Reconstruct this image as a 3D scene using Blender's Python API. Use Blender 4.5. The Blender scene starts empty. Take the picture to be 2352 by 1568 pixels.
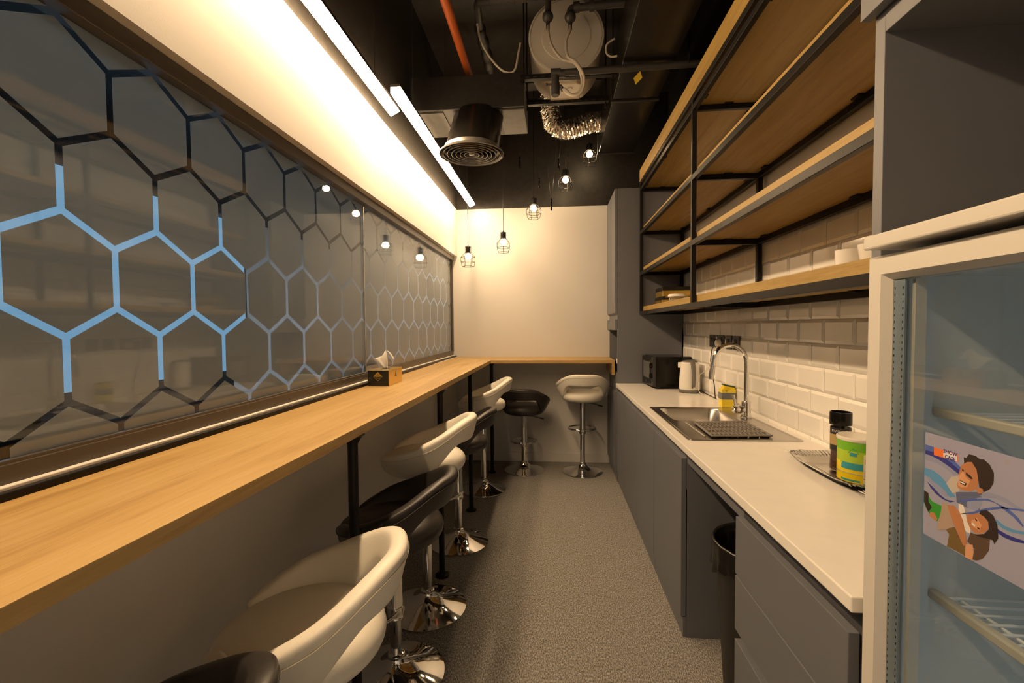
import bpy, bmesh, math, random
from math import sin, cos, pi, radians
from mathutils import Vector, Matrix
random.seed(7)
SC = bpy.context.scene
COL = SC.collection

# ------------------------------------------------------------------ camera
def make_camera():
    f, yaw, pitch, roll, h = 1045.0, .0896, .0333, -.0070, 1.42
    cy, sy, cp, sp = cos(yaw), sin(yaw), cos(pitch), sin(pitch)
    fw = Vector((-sy * cp, cy * cp, -sp)); rt = Vector((cy, sy, 0)); up = rt.cross(fw)
    rt, up = cos(roll) * rt + sin(roll) * up, -sin(roll) * rt + cos(roll) * up
    cd = bpy.data.cameras.new('camera'); co = bpy.data.objects.new('camera', cd); COL.objects.link(co)
    m = Matrix.Identity(4)
    for i in range(3):
        m[i][0], m[i][1], m[i][2] = rt[i], up[i], -fw[i]
    m[2][3] = h
    co.matrix_world = m
    cd.sensor_width = 36.0; cd.lens = f / 2352 * 36.0; cd.clip_start = .02
    SC.camera = co
make_camera()
# ------------------------------------------------------------------ world, exposure
W = bpy.data.worlds.new('world'); SC.world = W; W.use_nodes = True
W.node_tree.nodes['Background'].inputs[0].default_value = (1, .74, .46, 1)
W.node_tree.nodes['Background'].inputs[1].default_value = 0.65  # warm ambient fill, let in through the open room end
SC.view_settings.view_transform = 'Standard'
try: SC.view_settings.look = 'None'
except Exception: pass
SC.view_settings.gamma = 1.0
SC.view_settings.use_curve_mapping = False
SC.view_settings.exposure = 0.0
SC.cycles.use_denoising = True
SC.cycles.use_adaptive_sampling = True
SC.cycles.adaptive_threshold = .04
SC.cycles.max_bounces = 7
SC.cycles.diffuse_bounces = 4
SC.cycles.glossy_bounces = 4
SC.cycles.transparent_max_bounces = 8
SC.cycles.caustics_reflective = False
SC.cycles.caustics_refractive = False
SC.cycles.sample_clamp_indirect = 6.0
LIGHT_RGB = (1.0, .685, .385)
STRIP_STRENGTH = 88.0
BULB_STRENGTH = 84.0

# ------------------------------------------------------------------ materials
MATS = {}
def newmat(name):
    m = bpy.data.materials.new(name); m.use_nodes = True
    nt = m.node_tree; b = nt.nodes['Principled BSDF']; MATS[name] = m
    return m, nt, b
def plain(name, rgb, rough=.5, metal=0.0, bump=0.0, bscale=60.0, var=0.0, spec=None, coat=0.0):
    m, nt, b = newmat(name)
    b.inputs['Base Color'].default_value = (*rgb, 1); b.inputs['Roughness'].default_value = rough
    b.inputs['Metallic'].default_value = metal
    if spec is not None: b.inputs['Specular IOR Level'].default_value = spec
    if coat: b.inputs['Coat Weight'].default_value = coat; b.inputs['Coat Roughness'].default_value = .08
    tc = nt.nodes.new('ShaderNodeTexCoord'); n = nt.nodes.new('ShaderNodeTexNoise')
    n.inputs['Scale'].default_value = bscale; n.inputs['Detail'].default_value = 3
    nt.links.new(tc.outputs['Object'], n.inputs['Vector'])
    if bump:
        bp = nt.nodes.new('ShaderNodeBump'); bp.inputs['Strength'].default_value = bump; bp.inputs['Distance'].default_value = .004
        nt.links.new(n.outputs['Fac'], bp.inputs['Height']); nt.links.new(bp.outputs['Normal'], b.inputs['Normal'])
    if var:
        r = nt.nodes.new('ShaderNodeValToRGB')
        r.color_ramp.elements[0].color = (*[c * (1 - var) for c in rgb], 1); r.color_ramp.elements[1].color = (*[min(1, c * (1 + var)) for c in rgb], 1)
        r.color_ramp.elements[0].position = .3; r.color_ramp.elements[1].position = .7
        nt.links.new(n.outputs['Fac'], r.inputs['Fac']); nt.links.new(r.outputs['Color'], b.inputs['Base Color'])
    return m
def wood(name, c0, c1, c2, axis='Y', rough=.42):
    m, nt, b = newmat(name); L = nt.links.new
    tc = nt.nodes.new('ShaderNodeTexCoord'); mp = nt.nodes.new('ShaderNodeMapping')
    s = {'X': (.9, 14, 14), 'Y': (14, .9, 14), 'Z': (14, 14, .9)}[axis]
    mp.inputs['Scale'].default_value = s; L(tc.outputs['Object'], mp.inputs['Vector'])
    n1 = nt.nodes.new('ShaderNodeTexNoise'); n1.inputs['Scale'].default_value = 1.0; n1.inputs['Detail'].default_value = 5; n1.inputs['Distortion'].default_value = 1.2
    L(mp.outputs['Vector'], n1.inputs['Vector'])
    n2 = nt.nodes.new('ShaderNodeTexNoise'); n2.inputs['Scale'].default_value = 9.0; n2.inputs['Detail'].default_value = 6; n2.inputs['Roughness'].default_value = .7
    L(mp.outputs['Vector'], n2.inputs['Vector'])
    mx = nt.nodes.new('ShaderNodeMath'); mx.operation = 'MULTIPLY_ADD'; mx.inputs[1].default_value = .4; 
    sc = nt.nodes.new('ShaderNodeMath'); sc.operation = 'MULTIPLY'; sc.inputs[1].default_value = .6
    L(n1.outputs['Fac'], sc.inputs[0]); L(n2.outputs['Fac'], mx.inputs[0]); L(sc.outputs[0], mx.inputs[2])
    r = nt.nodes.new('ShaderNodeValToRGB'); e = r.color_ramp.elements
    e[0].position, e[0].color = .36, (*c0, 1); e[1].position, e[1].color = .64, (*c2, 1)
    k = e.new(.5); k.color = (*c1, 1)
    L(mx.outputs[0], r.inputs['Fac']); L(r.outputs['Color'], b.inputs['Base Color'])
    b.inputs['Roughness'].default_value = rough
    bp = nt.nodes.new('ShaderNodeBump'); bp.inputs['Strength'].default_value = .12; bp.inputs['Distance'].default_value = .002
    L(n2.outputs['Fac'], bp.inputs['Height']); L(bp.outputs['Normal'], b.inputs['Normal'])
    return m
def emit(name, rgb, strength):
    m, nt, b = newmat(name)
    b.inputs['Base Color'].default_value = (.8, .8, .8, 1)
    b.inputs['Emission Color'].default_value = (*rgb, 1); b.inputs['Emission Strength'].default_value = strength
    return m
def glass(name, tint=(1, 1, 1), f0=.05, rough=.0):
    m = bpy.data.materials.new(name); m.use_nodes = True; MATS[name] = m
    nt = m.node_tree; nt.nodes.clear(); L = nt.links.new
    o = nt.nodes.new('ShaderNodeOutputMaterial'); t = nt.nodes.new('ShaderNodeBsdfTransparent'); t.inputs[0].default_value = (*tint, 1)
    g = nt.nodes.new('ShaderNodeBsdfGlossy'); g.inputs['Roughness'].default_value = rough
    lw = nt.nodes.new('ShaderNodeLayerWeight'); lw.inputs['Blend'].default_value = .5
    p = nt.nodes.new('ShaderNodeMath'); p.operation = 'POWER'; p.inputs[1].default_value = 5
    L(lw.outputs['Facing'], p.inputs[0])
    a = nt.nodes.new('ShaderNodeMath'); a.operation = 'MULTIPLY_ADD'; a.inputs[1].default_value = 1 - f0; a.inputs[2].default_value = f0
    L(p.outputs[0], a.inputs[0]); mx = nt.nodes.new('ShaderNodeMixShader')
    L(a.outputs[0], mx.inputs[0]); L(t.outputs[0], mx.inputs[1]); L(g.outputs[0], mx.inputs[2]); L(mx.outputs[0], o.inputs[0])
    return m
def film(name):
    m = bpy.data.materials.new(name); m.use_nodes = True; MATS[name] = m
    nt = m.node_tree; nt.nodes.clear(); L = nt.links.new
    o = nt.nodes.new('ShaderNodeOutputMaterial'); d = nt.nodes.new('ShaderNodeBsdfDiffuse'); d.inputs[0].default_value = (.51, .55, .58, 1)
    t = nt.nodes.new('ShaderNodeBsdfTranslucent'); t.inputs[0].default_value = (.75, .78, .8, 1)
    mx = nt.nodes.new('ShaderNodeMixShader'); mx.inputs[0].default_value = .38
    L(d.outputs[0], mx.inputs[1]); L(t.outputs[0], mx.inputs[2]); L(mx.outputs[0], o.inputs[0])
    return m
def carpet(name):
    m, nt, b = newmat(name); L = nt.links.new
    tc = nt.nodes.new('ShaderNodeTexCoord'); mp = nt.nodes.new('ShaderNodeMapping'); mp.inputs['Scale'].default_value = (1.5, .62, 1)
    L(tc.outputs['Object'], mp.inputs['Vector'])
    n = nt.nodes.new('ShaderNodeTexNoise'); n.inputs['Scale'].default_value = 138; n.inputs['Detail'].default_value = 6; n.inputs['Roughness'].default_value = .85
    L(mp.outputs['Vector'], n.inputs['Vector'])
    r = nt.nodes.new('ShaderNodeValToRGB'); e = r.color_ramp.elements
    e[0].position, e[0].color = .38, (.045, .043, .04, 1); e[1].position, e[1].color = .63, (.66, .63, .59, 1)
    k = e.new(.5); k.color = (.26, .25, .235, 1)
    L(n.outputs['Fac'], r.inputs['Fac']); L(r.outputs['Color'], b.inputs['Base Color']); b.inputs['Roughness'].default_value = .95
    b.inputs['Specular IOR Level'].default_value = .1
    bp = nt.nodes.new('ShaderNodeBump'); bp.inputs['Strength'].default_value = .6; bp.inputs['Distance'].default_value = .006
    L(n.outputs['Fac'], bp.inputs['Height']); L(bp.outputs['Normal'], b.inputs['Normal'])
    return m
def brushed(name, rgb, rough):
    m, nt, b = newmat(name); L = nt.links.new
    b.inputs['Base Color'].default_value = (*rgb, 1); b.inputs['Metallic'].default_value = 1; b.inputs['Roughness'].default_value = rough
    tc = nt.nodes.new('ShaderNodeTexCoord'); mp = nt.nodes.new('ShaderNodeMapping'); mp.inputs['Scale'].default_value = (300, 6, 6)
    n = nt.nodes.new('ShaderNodeTexNoise'); n.inputs['Scale'].default_value = 1
    L(tc.outputs['Object'], mp.inputs['Vector']); L(mp.outputs['Vector'], n.inputs['Vector'])
    bp = nt.nodes.new('ShaderNodeBump'); bp.inputs['Strength'].default_value = .05; L(n.outputs['Fac'], bp.inputs['Height']); L(bp.outputs['Normal'], b.inputs['Normal'])
    return m
plain('white_paint', (.61, .595, .575), .62, bump=.06, bscale=220)
plain('black_paint', (.016, .014, .012), .50, bump=.12, bscale=26, var=.35)
plain('black_services', (.018, .017, .016), .45, bump=.1, bscale=40, var=.25)
plain('grout', (.62, .60, .56), .8)
plain('tile_glaze', (.90, .88, .845), .10, bump=.03, bscale=9, coat=.4)
carpet('carpet_grey')
wood('oak_counter', (.385, .23, .075), (.51, .33, .118), (.58, .395, .162))
wood('oak_return', (.36, .215, .07), (.455, .295, .105), (.50, .335, .135), 'X')
wood('oak_shelf', (.27, .165, .036), (.36, .235, .062), (.41, .275, .085), 'Y', .5)
plain('black_steel', (.014, .013, .013), .33, spec=.14, bump=.05, bscale=150)
plain('bronze_frame', (.075, .062, .052), .38, bump=.03)
plain('white_silicone', (.80, .76, .70), .5)
glass('window_glass', (.93, .95, .95), .055)
film('frosted_film')
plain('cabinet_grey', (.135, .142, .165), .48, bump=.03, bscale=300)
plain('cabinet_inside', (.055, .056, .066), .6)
plain('white_quartz', (.90, .87, .83), .22, var=.02, bscale=14)
brushed('steel_brushed', (.62, .59, .56), .26)
plain('chrome', (.78, .77, .76), .06, 1.0)
plain('chrome_dull', (.66, .64, .61), .27, 1.0)
plain('black_gloss', (.006, .0055, .005), .16, spec=.22)
plain('black_plastic', (.02, .02, .021), .4)
plain('socket_grey', (.05, .046, .043), .35, .2)
plain('dark_window', (.10, .10, .10), .1)
plain('white_plastic', (.80, .78, .74), .32)
plain('white_ceramic', (.84, .82, .79), .14)
plain('leather_cream', (.80, .765, .68), .42, bump=.10, bscale=170)
plain('leather_black', (.022, .019, .018), .40, bump=.12, bscale=170)
plain('stitch_cream', (.70, .64, .52), .6)
plain('stitch_black', (.06, .055, .05), .6)
plain('rubber_grey', (.13, .12, .11), .55, bump=.05)
plain('mat_grey', (.23, .21, .19), .55, bump=.05)
plain('rubber_dark', (.03, .028, .026), .7)
plain('foil', (.80, .76, .70), .16, 1.0, bump=.5, bscale=90)
plain('tank_enamel', (.80, .76, .68), .22, coat=.3)
plain('tank_end', (.70, .665, .60), .35)
plain('duct_black', (.011, .010, .009), .26, bump=.15, bscale=30, var=.2)
plain('duct_lit', (.075, .072, .066), .45, var=.2, bscale=14)
plain('diffuser_metal', (.23, .22, .21), .32, .6)
plain('orange_pipe', (.46, .10, .016), .5)
plain('pvc_black', (.042, .040, .038), .45, bump=.05)
plain('hose_grey', (.42, .38, .32), .45)
plain('cable_white', (.68, .62, .53), .5)
plain('red_tape', (.5, .05, .02), .6)
plain('yellow_label', (.80, .62, .02), .5)
plain('gold_foil', (.75, .50, .10), .24, .85, bump=.12, bscale=60)
plain('box_black', (.014, .012, .010), .22)
plain('tissue_paper', (.88, .86, .82), .8, bump=.2, bscale=60)
plain('plug_cream', (.72, .68, .60), .4)
plain('bag_black', (.012, .011, .010), .28, bump=.5, bscale=28)
plain('bin_plastic', (.022, .019, .016), .5)
plain('sponge_yellow', (.85, .62, .02), .85, bump=.3, bscale=220)
plain('sponge_green', (.03, .07, .035), .9, bump=.4, bscale=220)
plain('pack_grey', (.17, .165, .17), .5)
plain('pack_yellow', (.86, .70, .05), .35)
plain('cap_blue', (.02, .09, .55), .4)
glass('bottle_plastic', (.85, .90, .93), .06)
plain('coffee_brown', (.06, .025, .012), .7, bump=.6, bscale=300, var=.5)
glass('jar_glass', (.92, .9, .88), .06)
plain('label_black', (.02, .018, .018), .35)
plain('label_gold', (.52, .38, .16), .35, .3)
plain('tin_green', (.16, .46, .02), .35)
plain('tin_lime', (.40, .58, .03), .35)
plain('tin_yellow', (.86, .66, .01), .35)
plain('tin_teal', (.03, .30, .36), .4)
plain('tin_band', (.5, .48, .42), .3, .5)
plain('print_cream', (.86, .80, .62), .5)
plain('print_green', (.05, .35, .03), .5)
plain('print_orange', (.75, .33, .10), .5)
plain('lid_clear', (.80, .76, .68), .25)
plain('fridge_white', (.66, .64, .60), .28, coat=.2)
plain('fridge_liner', (.60, .64, .65), .30)
plain('gasket', (.52, .49, .42), .5)
glass('fridge_glass', (.92, .95, .965), .06)
plain('strip_chrome', (.26, .34, .42), .22, .6)
plain('wire_white', (.72, .74, .74), .35)
plain('sticker_base', (.30, .31, .44), .45)
plain('art_blue', (.07, .12, .42), .5)
plain('art_navy', (.03, .035, .24), .5)
plain('art_haze', (.24, .27, .42), .5)
plain('art_lightblue', (.09, .27, .52), .5)
plain('art_green', (.035, .27, .03), .5)
plain('art_hair', (.022, .013, .010), .6)
plain('art_skin', (.42, .185, .085), .5)
plain('art_skin_light', (.60, .31, .17), .5)
plain('art_shirt', (.46, .42, .38), .5)
plain('art_shirt2', (.36, .275, .22), .5)
plain('art_slate', (.10, .12, .22), .5)
plain('art_khaki', (.15, .10, .035), .5)
plain('art_brown', (.09, .055, .035), .5)
plain('art_orange', (.72, .17, .03), .5)
plain('art_white', (.70, .67, .66), .5)
plain('art_hole', (.30, .30, .36), .5)
emit('strip_light', LIGHT_RGB, STRIP_STRENGTH)
emit('bulb_glow', (1.0, .70, .38), BULB_STRENGTH)
emit('screen_blue', (.03, .36, .70), 0.50)
emit('fill_cool', (.80, .91, 1.0), 5.0)
emit('fill_bright', (.85, .92, 1.0), 18.0)
emit('fridge_fill', (.80, .91, 1.0), 6.0)
plain('office_grey', (.60, .60, .60), .7)
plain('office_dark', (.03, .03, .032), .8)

# ------------------------------------------------------------------ mesh building
class MB:
    """collects geometry (with material index per face) for ONE mesh object"""
    def __init__(s): s.v = []; s.f = []; s.m = []
    def add(s, vs, fs, mi=0):
        o = len(s.v); s.v += [tuple(v) for v in vs]; s.f += [[i + o for i in f] for f in fs]; s.m += [mi] * len(fs); return s
    def box(s, x0, y0, z0, x1, y1, z1, mi=0):
        x0, x1 = min(x0, x1), max(x0, x1); y0, y1 = min(y0, y1), max(y0, y1); z0, z1 = min(z0, z1), max(z0, z1)
        v = [(x, y, z) for z in (z0, z1) for y in (y0, y1) for x in (x0, x1)]
        return s.add(v, [(0, 2, 3, 1), (4, 5, 7, 6), (0, 1, 5, 4), (2, 6, 7, 3), (0, 4, 6, 2), (1, 3, 7, 5)], mi)
    def prism(s, poly, z0, z1, mi=0, tf=None):
        n = len(poly); v = [(x, y, z0) for x, y in poly] + [(x, y, z1) for x, y in poly]
        if tf: v = [tf(*p) for p in v]
        f = [tuple(range(n))[::-1], tuple(range(n, 2 * n))] + [(i, (i + 1) % n, n + (i + 1) % n, n + i) for i in range(n)]
        return s.add(v, f, mi)
    def lathe(s, prof, c=(0, 0, 0), seg=40, axis='Z', mi=0, caps=True):
        v = []; n = len(prof)
        for r, z in prof:
            for k in range(seg):
                a = 2 * pi * k / seg; p = (r * cos(a), r * sin(a), z)
                if axis == 'X': p = (p[2], p[0], p[1])
                if axis == 'Y': p = (p[1], p[2], p[0])
                v.append((p[0] + c[0], p[1] + c[1], p[2] + c[2]))
        f = [(i * seg + k, i * seg + (k + 1) % seg, (i + 1) * seg + (k + 1) % seg, (i + 1) * seg + k) for i in range(n - 1) for k in range(seg)]
        if caps:
            if prof[0][0] > 1e-5: f.append(tuple(range(seg))[::-1])
            if prof[-1][0] > 1e-5: f.append(tuple((n - 1) * seg + k for k in range(seg)))
        return s.add(v, f, mi)
    def cyl(s, c, r, h, seg=24, axis='Z', mi=0): return s.lathe([(r, 0), (r, h)], c, seg, axis, mi)
    def tube(s, path, r, seg=10, closed=False, mi=0, caps=True):
        P = [Vector(p) for p in path]; n = len(P)
        if not callable(r): rr = lambda i: r
        else: rr = r
        T = []
        for i in range(n):
            a = P[(i - 1) % n] if (closed or i > 0) else P[i]; b = P[(i + 1) % n] if (closed or i < n - 1) else P[i]
            t = b - a; T.append(t.normalized() if t.length > 1e-9 else Vector((0, 0, 1)))
        u = T[0].orthogonal().normalized(); v = []
        for i in range(n):
            u = (u - T[i] * u.dot(T[i]))
            u = u.normalized() if u.length > 1e-6 else T[i].orthogonal().normalized()
            w = T[i].cross(u)
            for k in range(seg):
                a = 2 * pi * k / seg; q = P[i] + (u * cos(a) + w * sin(a)) * rr(i); v.append(tuple(q))
        m = n if closed else n - 1
        f = [(i * seg + k, i * seg + (k + 1) % seg, ((i + 1) % n) * seg + (k + 1) % seg, ((i + 1) % n) * seg + k) for i in range(m) for k in range(seg)]
        if caps and not closed: f += [tuple(range(seg))[::-1], tuple((n - 1) * seg + k for k in range(seg))]
        return s.add(v, f, mi)
    def sphere(s, c, r, seg=20, rings=12, mi=0, sz=1.0):
        pr = [(max(1e-6, r * sin(pi * i / rings)), -r * sz * cos(pi * i / rings)) for i in range(rings + 1)]
        return s.lathe(pr, c, seg, 'Z', mi, caps=False)
    def loft(s, rings, closed=True, mi=0, caps=True):
        n = len(rings[0]); v = [p for r in rings for p in r]; k = n if closed else n - 1
        f = [(i * n + j, i * n + (j + 1) % n, (i + 1) * n + (j + 1) % n, (i + 1) * n + j) for i in range(len(rings) - 1) for j in range(k)]
        if caps: f += [tuple(range(n))[::-1], tuple((len(rings) - 1) * n + j for j in range(n))]
        return s.add(v, f, mi)

ORIGIN = {}
def spline(pts, n=8, closed=False):
    P = [Vector(p) for p in pts]; out = []; N = len(P)
    for i in range(N if closed else N - 1):
        if closed: a, b, c, d = P[i - 1], P[i], P[(i + 1) % N], P[(i + 2) % N]
        else: a, b, c, d = P[max(i - 1, 0)], P[i], P[i + 1], P[min(i + 2, N - 1)]
        for k in range(n):
            t = k / n
            out.append(.5 * ((2 * b) + (c - a) * t + (2 * a - 5 * b + 4 * c - d) * t * t + (3 * b - a - 3 * c + d) * t ** 3))
    if not closed: out.append(P[-1])
    return out
def tag(o, label, cat, group=None, kind=None):
    if label: o['label'] = label
    if cat: o['category'] = cat
    if group: o['group'] = group
    if kind: o['kind'] = kind
    return o
def empty(name, loc, label, cat, group=None, kind=None):
    o = bpy.data.objects.new(name, None); COL.objects.link(o); o.location = loc; o.empty_display_size = .05
    ORIGIN[o] = Vector(loc); return tag(o, label, cat, group, kind)
def mesh(name, mb, mats, parent=None, smooth=False, bevel=0.0, subsurf=0, label=None, cat=None, group=None, kind=None, loc=None, autosmooth=None, bseg=2):
    """ONE mesh object. Coordinates in mb are world (or parent-local when the parent sits at the origin)."""
    me = bpy.data.meshes.new(name)
    off = ORIGIN.get(parent, Vector()) if parent else (Vector(loc) if loc else Vector())
    me.from_pydata([tuple(Vector(v) - off) for v in mb.v], [], mb.f)
    if isinstance(mats, str): mats = [mats]
    for m in mats: me.materials.append(MATS[m])
    for p, mi in zip(me.polygons, mb.m): p.material_index = mi
    bm = bmesh.new(); bm.from_mesh(me); bmesh.ops.recalc_face_normals(bm, faces=bm.faces); bm.to_mesh(me); bm.free()
    o = bpy.data.objects.new(name, me); COL.objects.link(o)
    if parent: o.parent = parent; ORIGIN[o] = off
    elif loc: o.location = loc; ORIGIN[o] = Vector(loc)
    if smooth:
        for p in me.polygons: p.use_smooth = True
        if smooth != 'full':
            try: me.set_sharp_from_angle(angle=radians(38))
            except Exception: pass
    if bevel:
        b = o.modifiers.new('bevel', 'BEVEL'); b.width = bevel; b.segments = bseg; b.limit_method = 'ANGLE'; b.angle_limit = radians(40)
    if subsurf:
        s = o.modifiers.new('subsurf', 'SUBSURF'); s.levels = subsurf; s.render_levels = subsurf
    return tag(o, label, cat, group, kind)
def text(name, body, size, mat, parent, fn, extrude=.0004, align='CENTER', bold=0.0):
    """lettering as a mesh; fn maps (x, y, z) of the flat text to scene coordinates"""
    cu = bpy.data.curves.new('t', 'FONT'); cu.body = body; cu.size = size; cu.align_x = align; cu.align_y = 'CENTER'; cu.extrude = extrude
    cu.offset = bold; cu.resolution_u = 3
    o = bpy.data.objects.new('t', cu); COL.objects.link(o)
    me = bpy.data.meshes.new_from_object(o.evaluated_get(bpy.context.evaluated_depsgraph_get()))
    bpy.data.objects.remove(o); bpy.data.curves.remove(cu)
    mb = MB(); mb.v = [tuple(fn(*v.co)) for v in me.vertices]; mb.f = [list(p.vertices) for p in me.polygons]; mb.m = [0] * len(mb.f)
    bpy.data.meshes.remove(me)
    return mesh(name, mb, mat, parent)
def dup(root, loc, rz=None, label=None, group=None):
    r = root.copy(); COL.objects.link(r); r.location = loc
    if rz is not None: r.rotation_euler = (0, 0, rz)
    if label: r['label'] = label
    if group: r['group'] = group
    for ch in list(root.children):
        c = ch.copy(); COL.objects.link(c); c.parent = r
        for g in list(ch.children):
            d = g.copy(); COL.objects.link(d); d.parent = c
    return r

# ------------------------------------------------------------------ the setting
XL, XR, YE, YN, ZB, ZC = -1.0, 1.16, 4.75, -1.6, 2.645, 3.75
m = MB(); m.box(-1.16, YN - .1, -.06, XR + .1, YE + .1, 0)
mesh('floor', m, 'carpet_grey', label='speckled grey carpet floor of the narrow pantry', cat='floor', kind='structure')
m = MB(); m.box(-1.16, YN - .1, ZC, XR + .1, YE + .1, ZC + .1)
mesh('ceiling', m, 'black_paint', label='black painted ceiling slab above the pipes', cat='ceiling', kind='structure')
m = MB()
m.box(-1.12, -.45, 0, XL, YE, 1.068, 0)
m.box(-1.12, YN, 0, XL, -.45, ZB, 0)
m.box(-1.12, -.45, 2.155, XL, YE, ZB, 0)
m.box(-1.12, YN, ZB, XL, YE, ZC, 1)
mesh('wall_left', m, ['white_paint', 'black_paint'], label='white wall around the hexagon window, black above', cat='wall', kind='structure')
m = MB(); m.box(-1.12, YE, 0, XR + .1, YE + .1, ZB, 0); m.box(-1.12, YE, ZB, XR + .1, YE + .1, ZC, 1)
mesh('wall_back', m, ['white_paint', 'black_paint'], label='white end wall behind the caged pendants, black above', cat='wall', kind='structure')
m = MB(); m.box(-1.12, YN - .1, 2.5, XR + .1, YN, ZC, 0)
mesh('wall_front', m, ['black_paint'], label='black lintel over the unseen room end left open for fill light', cat='wall', kind='structure')  # unseen end kept open below so world light fills the shadows
m = MB(); m.box(-.99, YE - .012, 0, .57, YE, .095)
mesh('baseboard_back', m, 'white_paint', bevel=.002, label='white skirting along the end wall', cat='baseboard', kind='structure')
# right wall with bevelled metro tiles
def right_wall():
    m = MB()
    m.box(XR, YN, 0, XR + .1, YE, 1.862, 0); m.box(XR, YN, 1.862, XR + .1, YE, ZB, 0); m.box(XR, YN, ZB, XR + .1, YE, ZC, 1)
    m.box(XR - .002, .93, .88, XR, 4.16, 1.860, 2)
    z0, rh, tl = .917, .1048, .2
    for r in range(-1, 9):
        za, zb = z0 + r * rh, z0 + (r + 1) * rh
        if r == -1: za = .885
        off = .126 if r % 2 == 0 else .026
        k = 0
        while True:
            ya = .726 + off + k * tl; yb = ya + tl; k += 1
            if ya >= 4.16: break
            y0, y1 = max(ya, .93), min(yb, 4.16)
            if y1 - y0 < .03: continue
            g = .0013; bv = .013
            A = [(XR - .0045, y, z) for y, z in ((y0 + g, za + g), (y1 - g, za + g), (y1 - g, zb - g), (y0 + g, zb - g))]
            B = [(XR - .0105, y, z) for y, z in ((y0 + g + bv, za + g + bv), (y1 - g - bv, za + g + bv), (y1 - g - bv, zb - g - bv), (y0 + g + bv, zb - g - bv))] if zb - za > .05 else [(XR - .009, y, z) for y, z in ((y0 + g + bv, za + g), (y1 - g - bv, za + g), (y1 - g - bv, zb - g - .012), (y0 + g + bv, zb - g - .012))]
            C0 = [(XR, p[1], p[2]) for p in A]
            m.add(A + B + C0, [(4, 5, 6, 7)] + [(i, (i + 1) % 4, 4 + (i + 1) % 4, 4 + i) for i in range(4)] + [(8 + i, 8 + (i + 1) % 4, (i + 1) % 4, i) for i in range(4)], 3)
    mesh('wall_right', m, ['white_paint', 'black_paint', 'grout', 'tile_glaze'], label='right wall with glossy white bevelled metro tiles', cat='wall', kind='structure')
right_wall()

# window with the hexagon film
def clip_poly(p, y0, y1, z0, z1):
    def cl(poly, ins, inter):
        out = []
        for i in range(len(poly)):
            a, b = poly[i - 1], poly[i]
            if ins(b):
                if not ins(a): out.append(inter(a, b))
                out.append(b)
            elif ins(a): out.append(inter(a, b))
        return out
    def iy(c): return lambda a, b: (c, a[1] + (b[1] - a[1]) * (c - a[0]) / (b[0] - a[0]))
    def iz(c): return lambda a, b: (a[0] + (b[0] - a[0]) * (c - a[1]) / (b[1] - a[1]), c)
    for ins, it in ((lambda q: q[0] >= y0, iy(y0)), (lambda q: q[0] <= y1, iy(y1)), (lambda q: q[1] >= z0, iz(z0)), (lambda q: q[1] <= z1, iz(z1))):
        if not p: return p
        p = cl(p, ins, it)
    return p
def window():
    w = empty('window_1', (-1.06, 2.15, 1.1), 'long interior window with frosted hexagon film above the bar counter', 'window', kind='structure')
    Y0, Y1, Z0, Z1, YJ = -.41, 4.735, 1.160, 2.108, 2.497
    for ya, yb in ((Y0, YJ - .002), (YJ + .002, Y1)):
        m = MB(); m.box(-1.068, ya, Z0 - .02, -1.060, yb, Z1 + .02); mesh('glass_pane', m, 'window_glass', w)
    # frosted cells behind the glass; the clear gaps between them draw the hexagon lines
    m = MB(); hw, a, sl = .1205, .0725, .0675
    for n in range(-1, 6):
        zc = 1.966 - .2117 * n; oy = .9115 if n % 2 == 0 else 1.032
        for k in range(-8, 18):
            yc = oy + .2410 * k
            if yc < Y0 - .15 or yc > Y1 + .15: continue
            q = .930
            poly = [(yc + q * dy, zc + q * dz) for dy, dz in ((hw, -a), (hw, a), (0, a + sl), (-hw, a), (-hw, -a), (0, -a - sl))]
            p = clip_poly(poly, Y0, Y1, Z0 - .01, Z1 + .01)
            if p and len(p) > 2:
                nn = len(p)
                m.add([(-1.0695, y, z) for y, z in p] + [(-1.0700, y, z) for y, z in p], [tuple(range(nn)), tuple(range(nn, 2 * nn))[::-1]], 0)
    mesh('frosted_film', m, 'frosted_film', w)
    m = MB()
    m.box(-1.10, Y0, 2.108, -1.032, 4.747, 2.154); m.box(-1.10, Y0, 1.108, -1.05, 4.747, 1.160)
    m.box(-1.10, 4.722, 1.16, -1.045, 4.749, 2.108); m.box(-1.10, Y0 - .035, 1.108, -1.045, Y0, 2.154)
    m.box(-1.062, Y0, 1.158, -1.052, 4.72, 1.168)
    mesh('window_frame', m, 'bronze_frame', w, bevel=.002)
    m = MB(); m.box(-1.051, Y0, 1.068, -1.016, 4.75, 1.116)
    mesh('sill_channel', m, 'black_steel', w, bevel=.003)
    m = MB(); m.box(-1.049, Y0, 1.112, -1.032, 4.74, 1.123)
    mesh('sealant_strip', m, 'white_silicone', w, bevel=.002)
    m = MB(); m.box(-1.067, YJ - .0025, Z0, -1.058, YJ + .0025, Z1)
    mesh('pane_joint', m, 'chrome_dull', w)
window()
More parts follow.
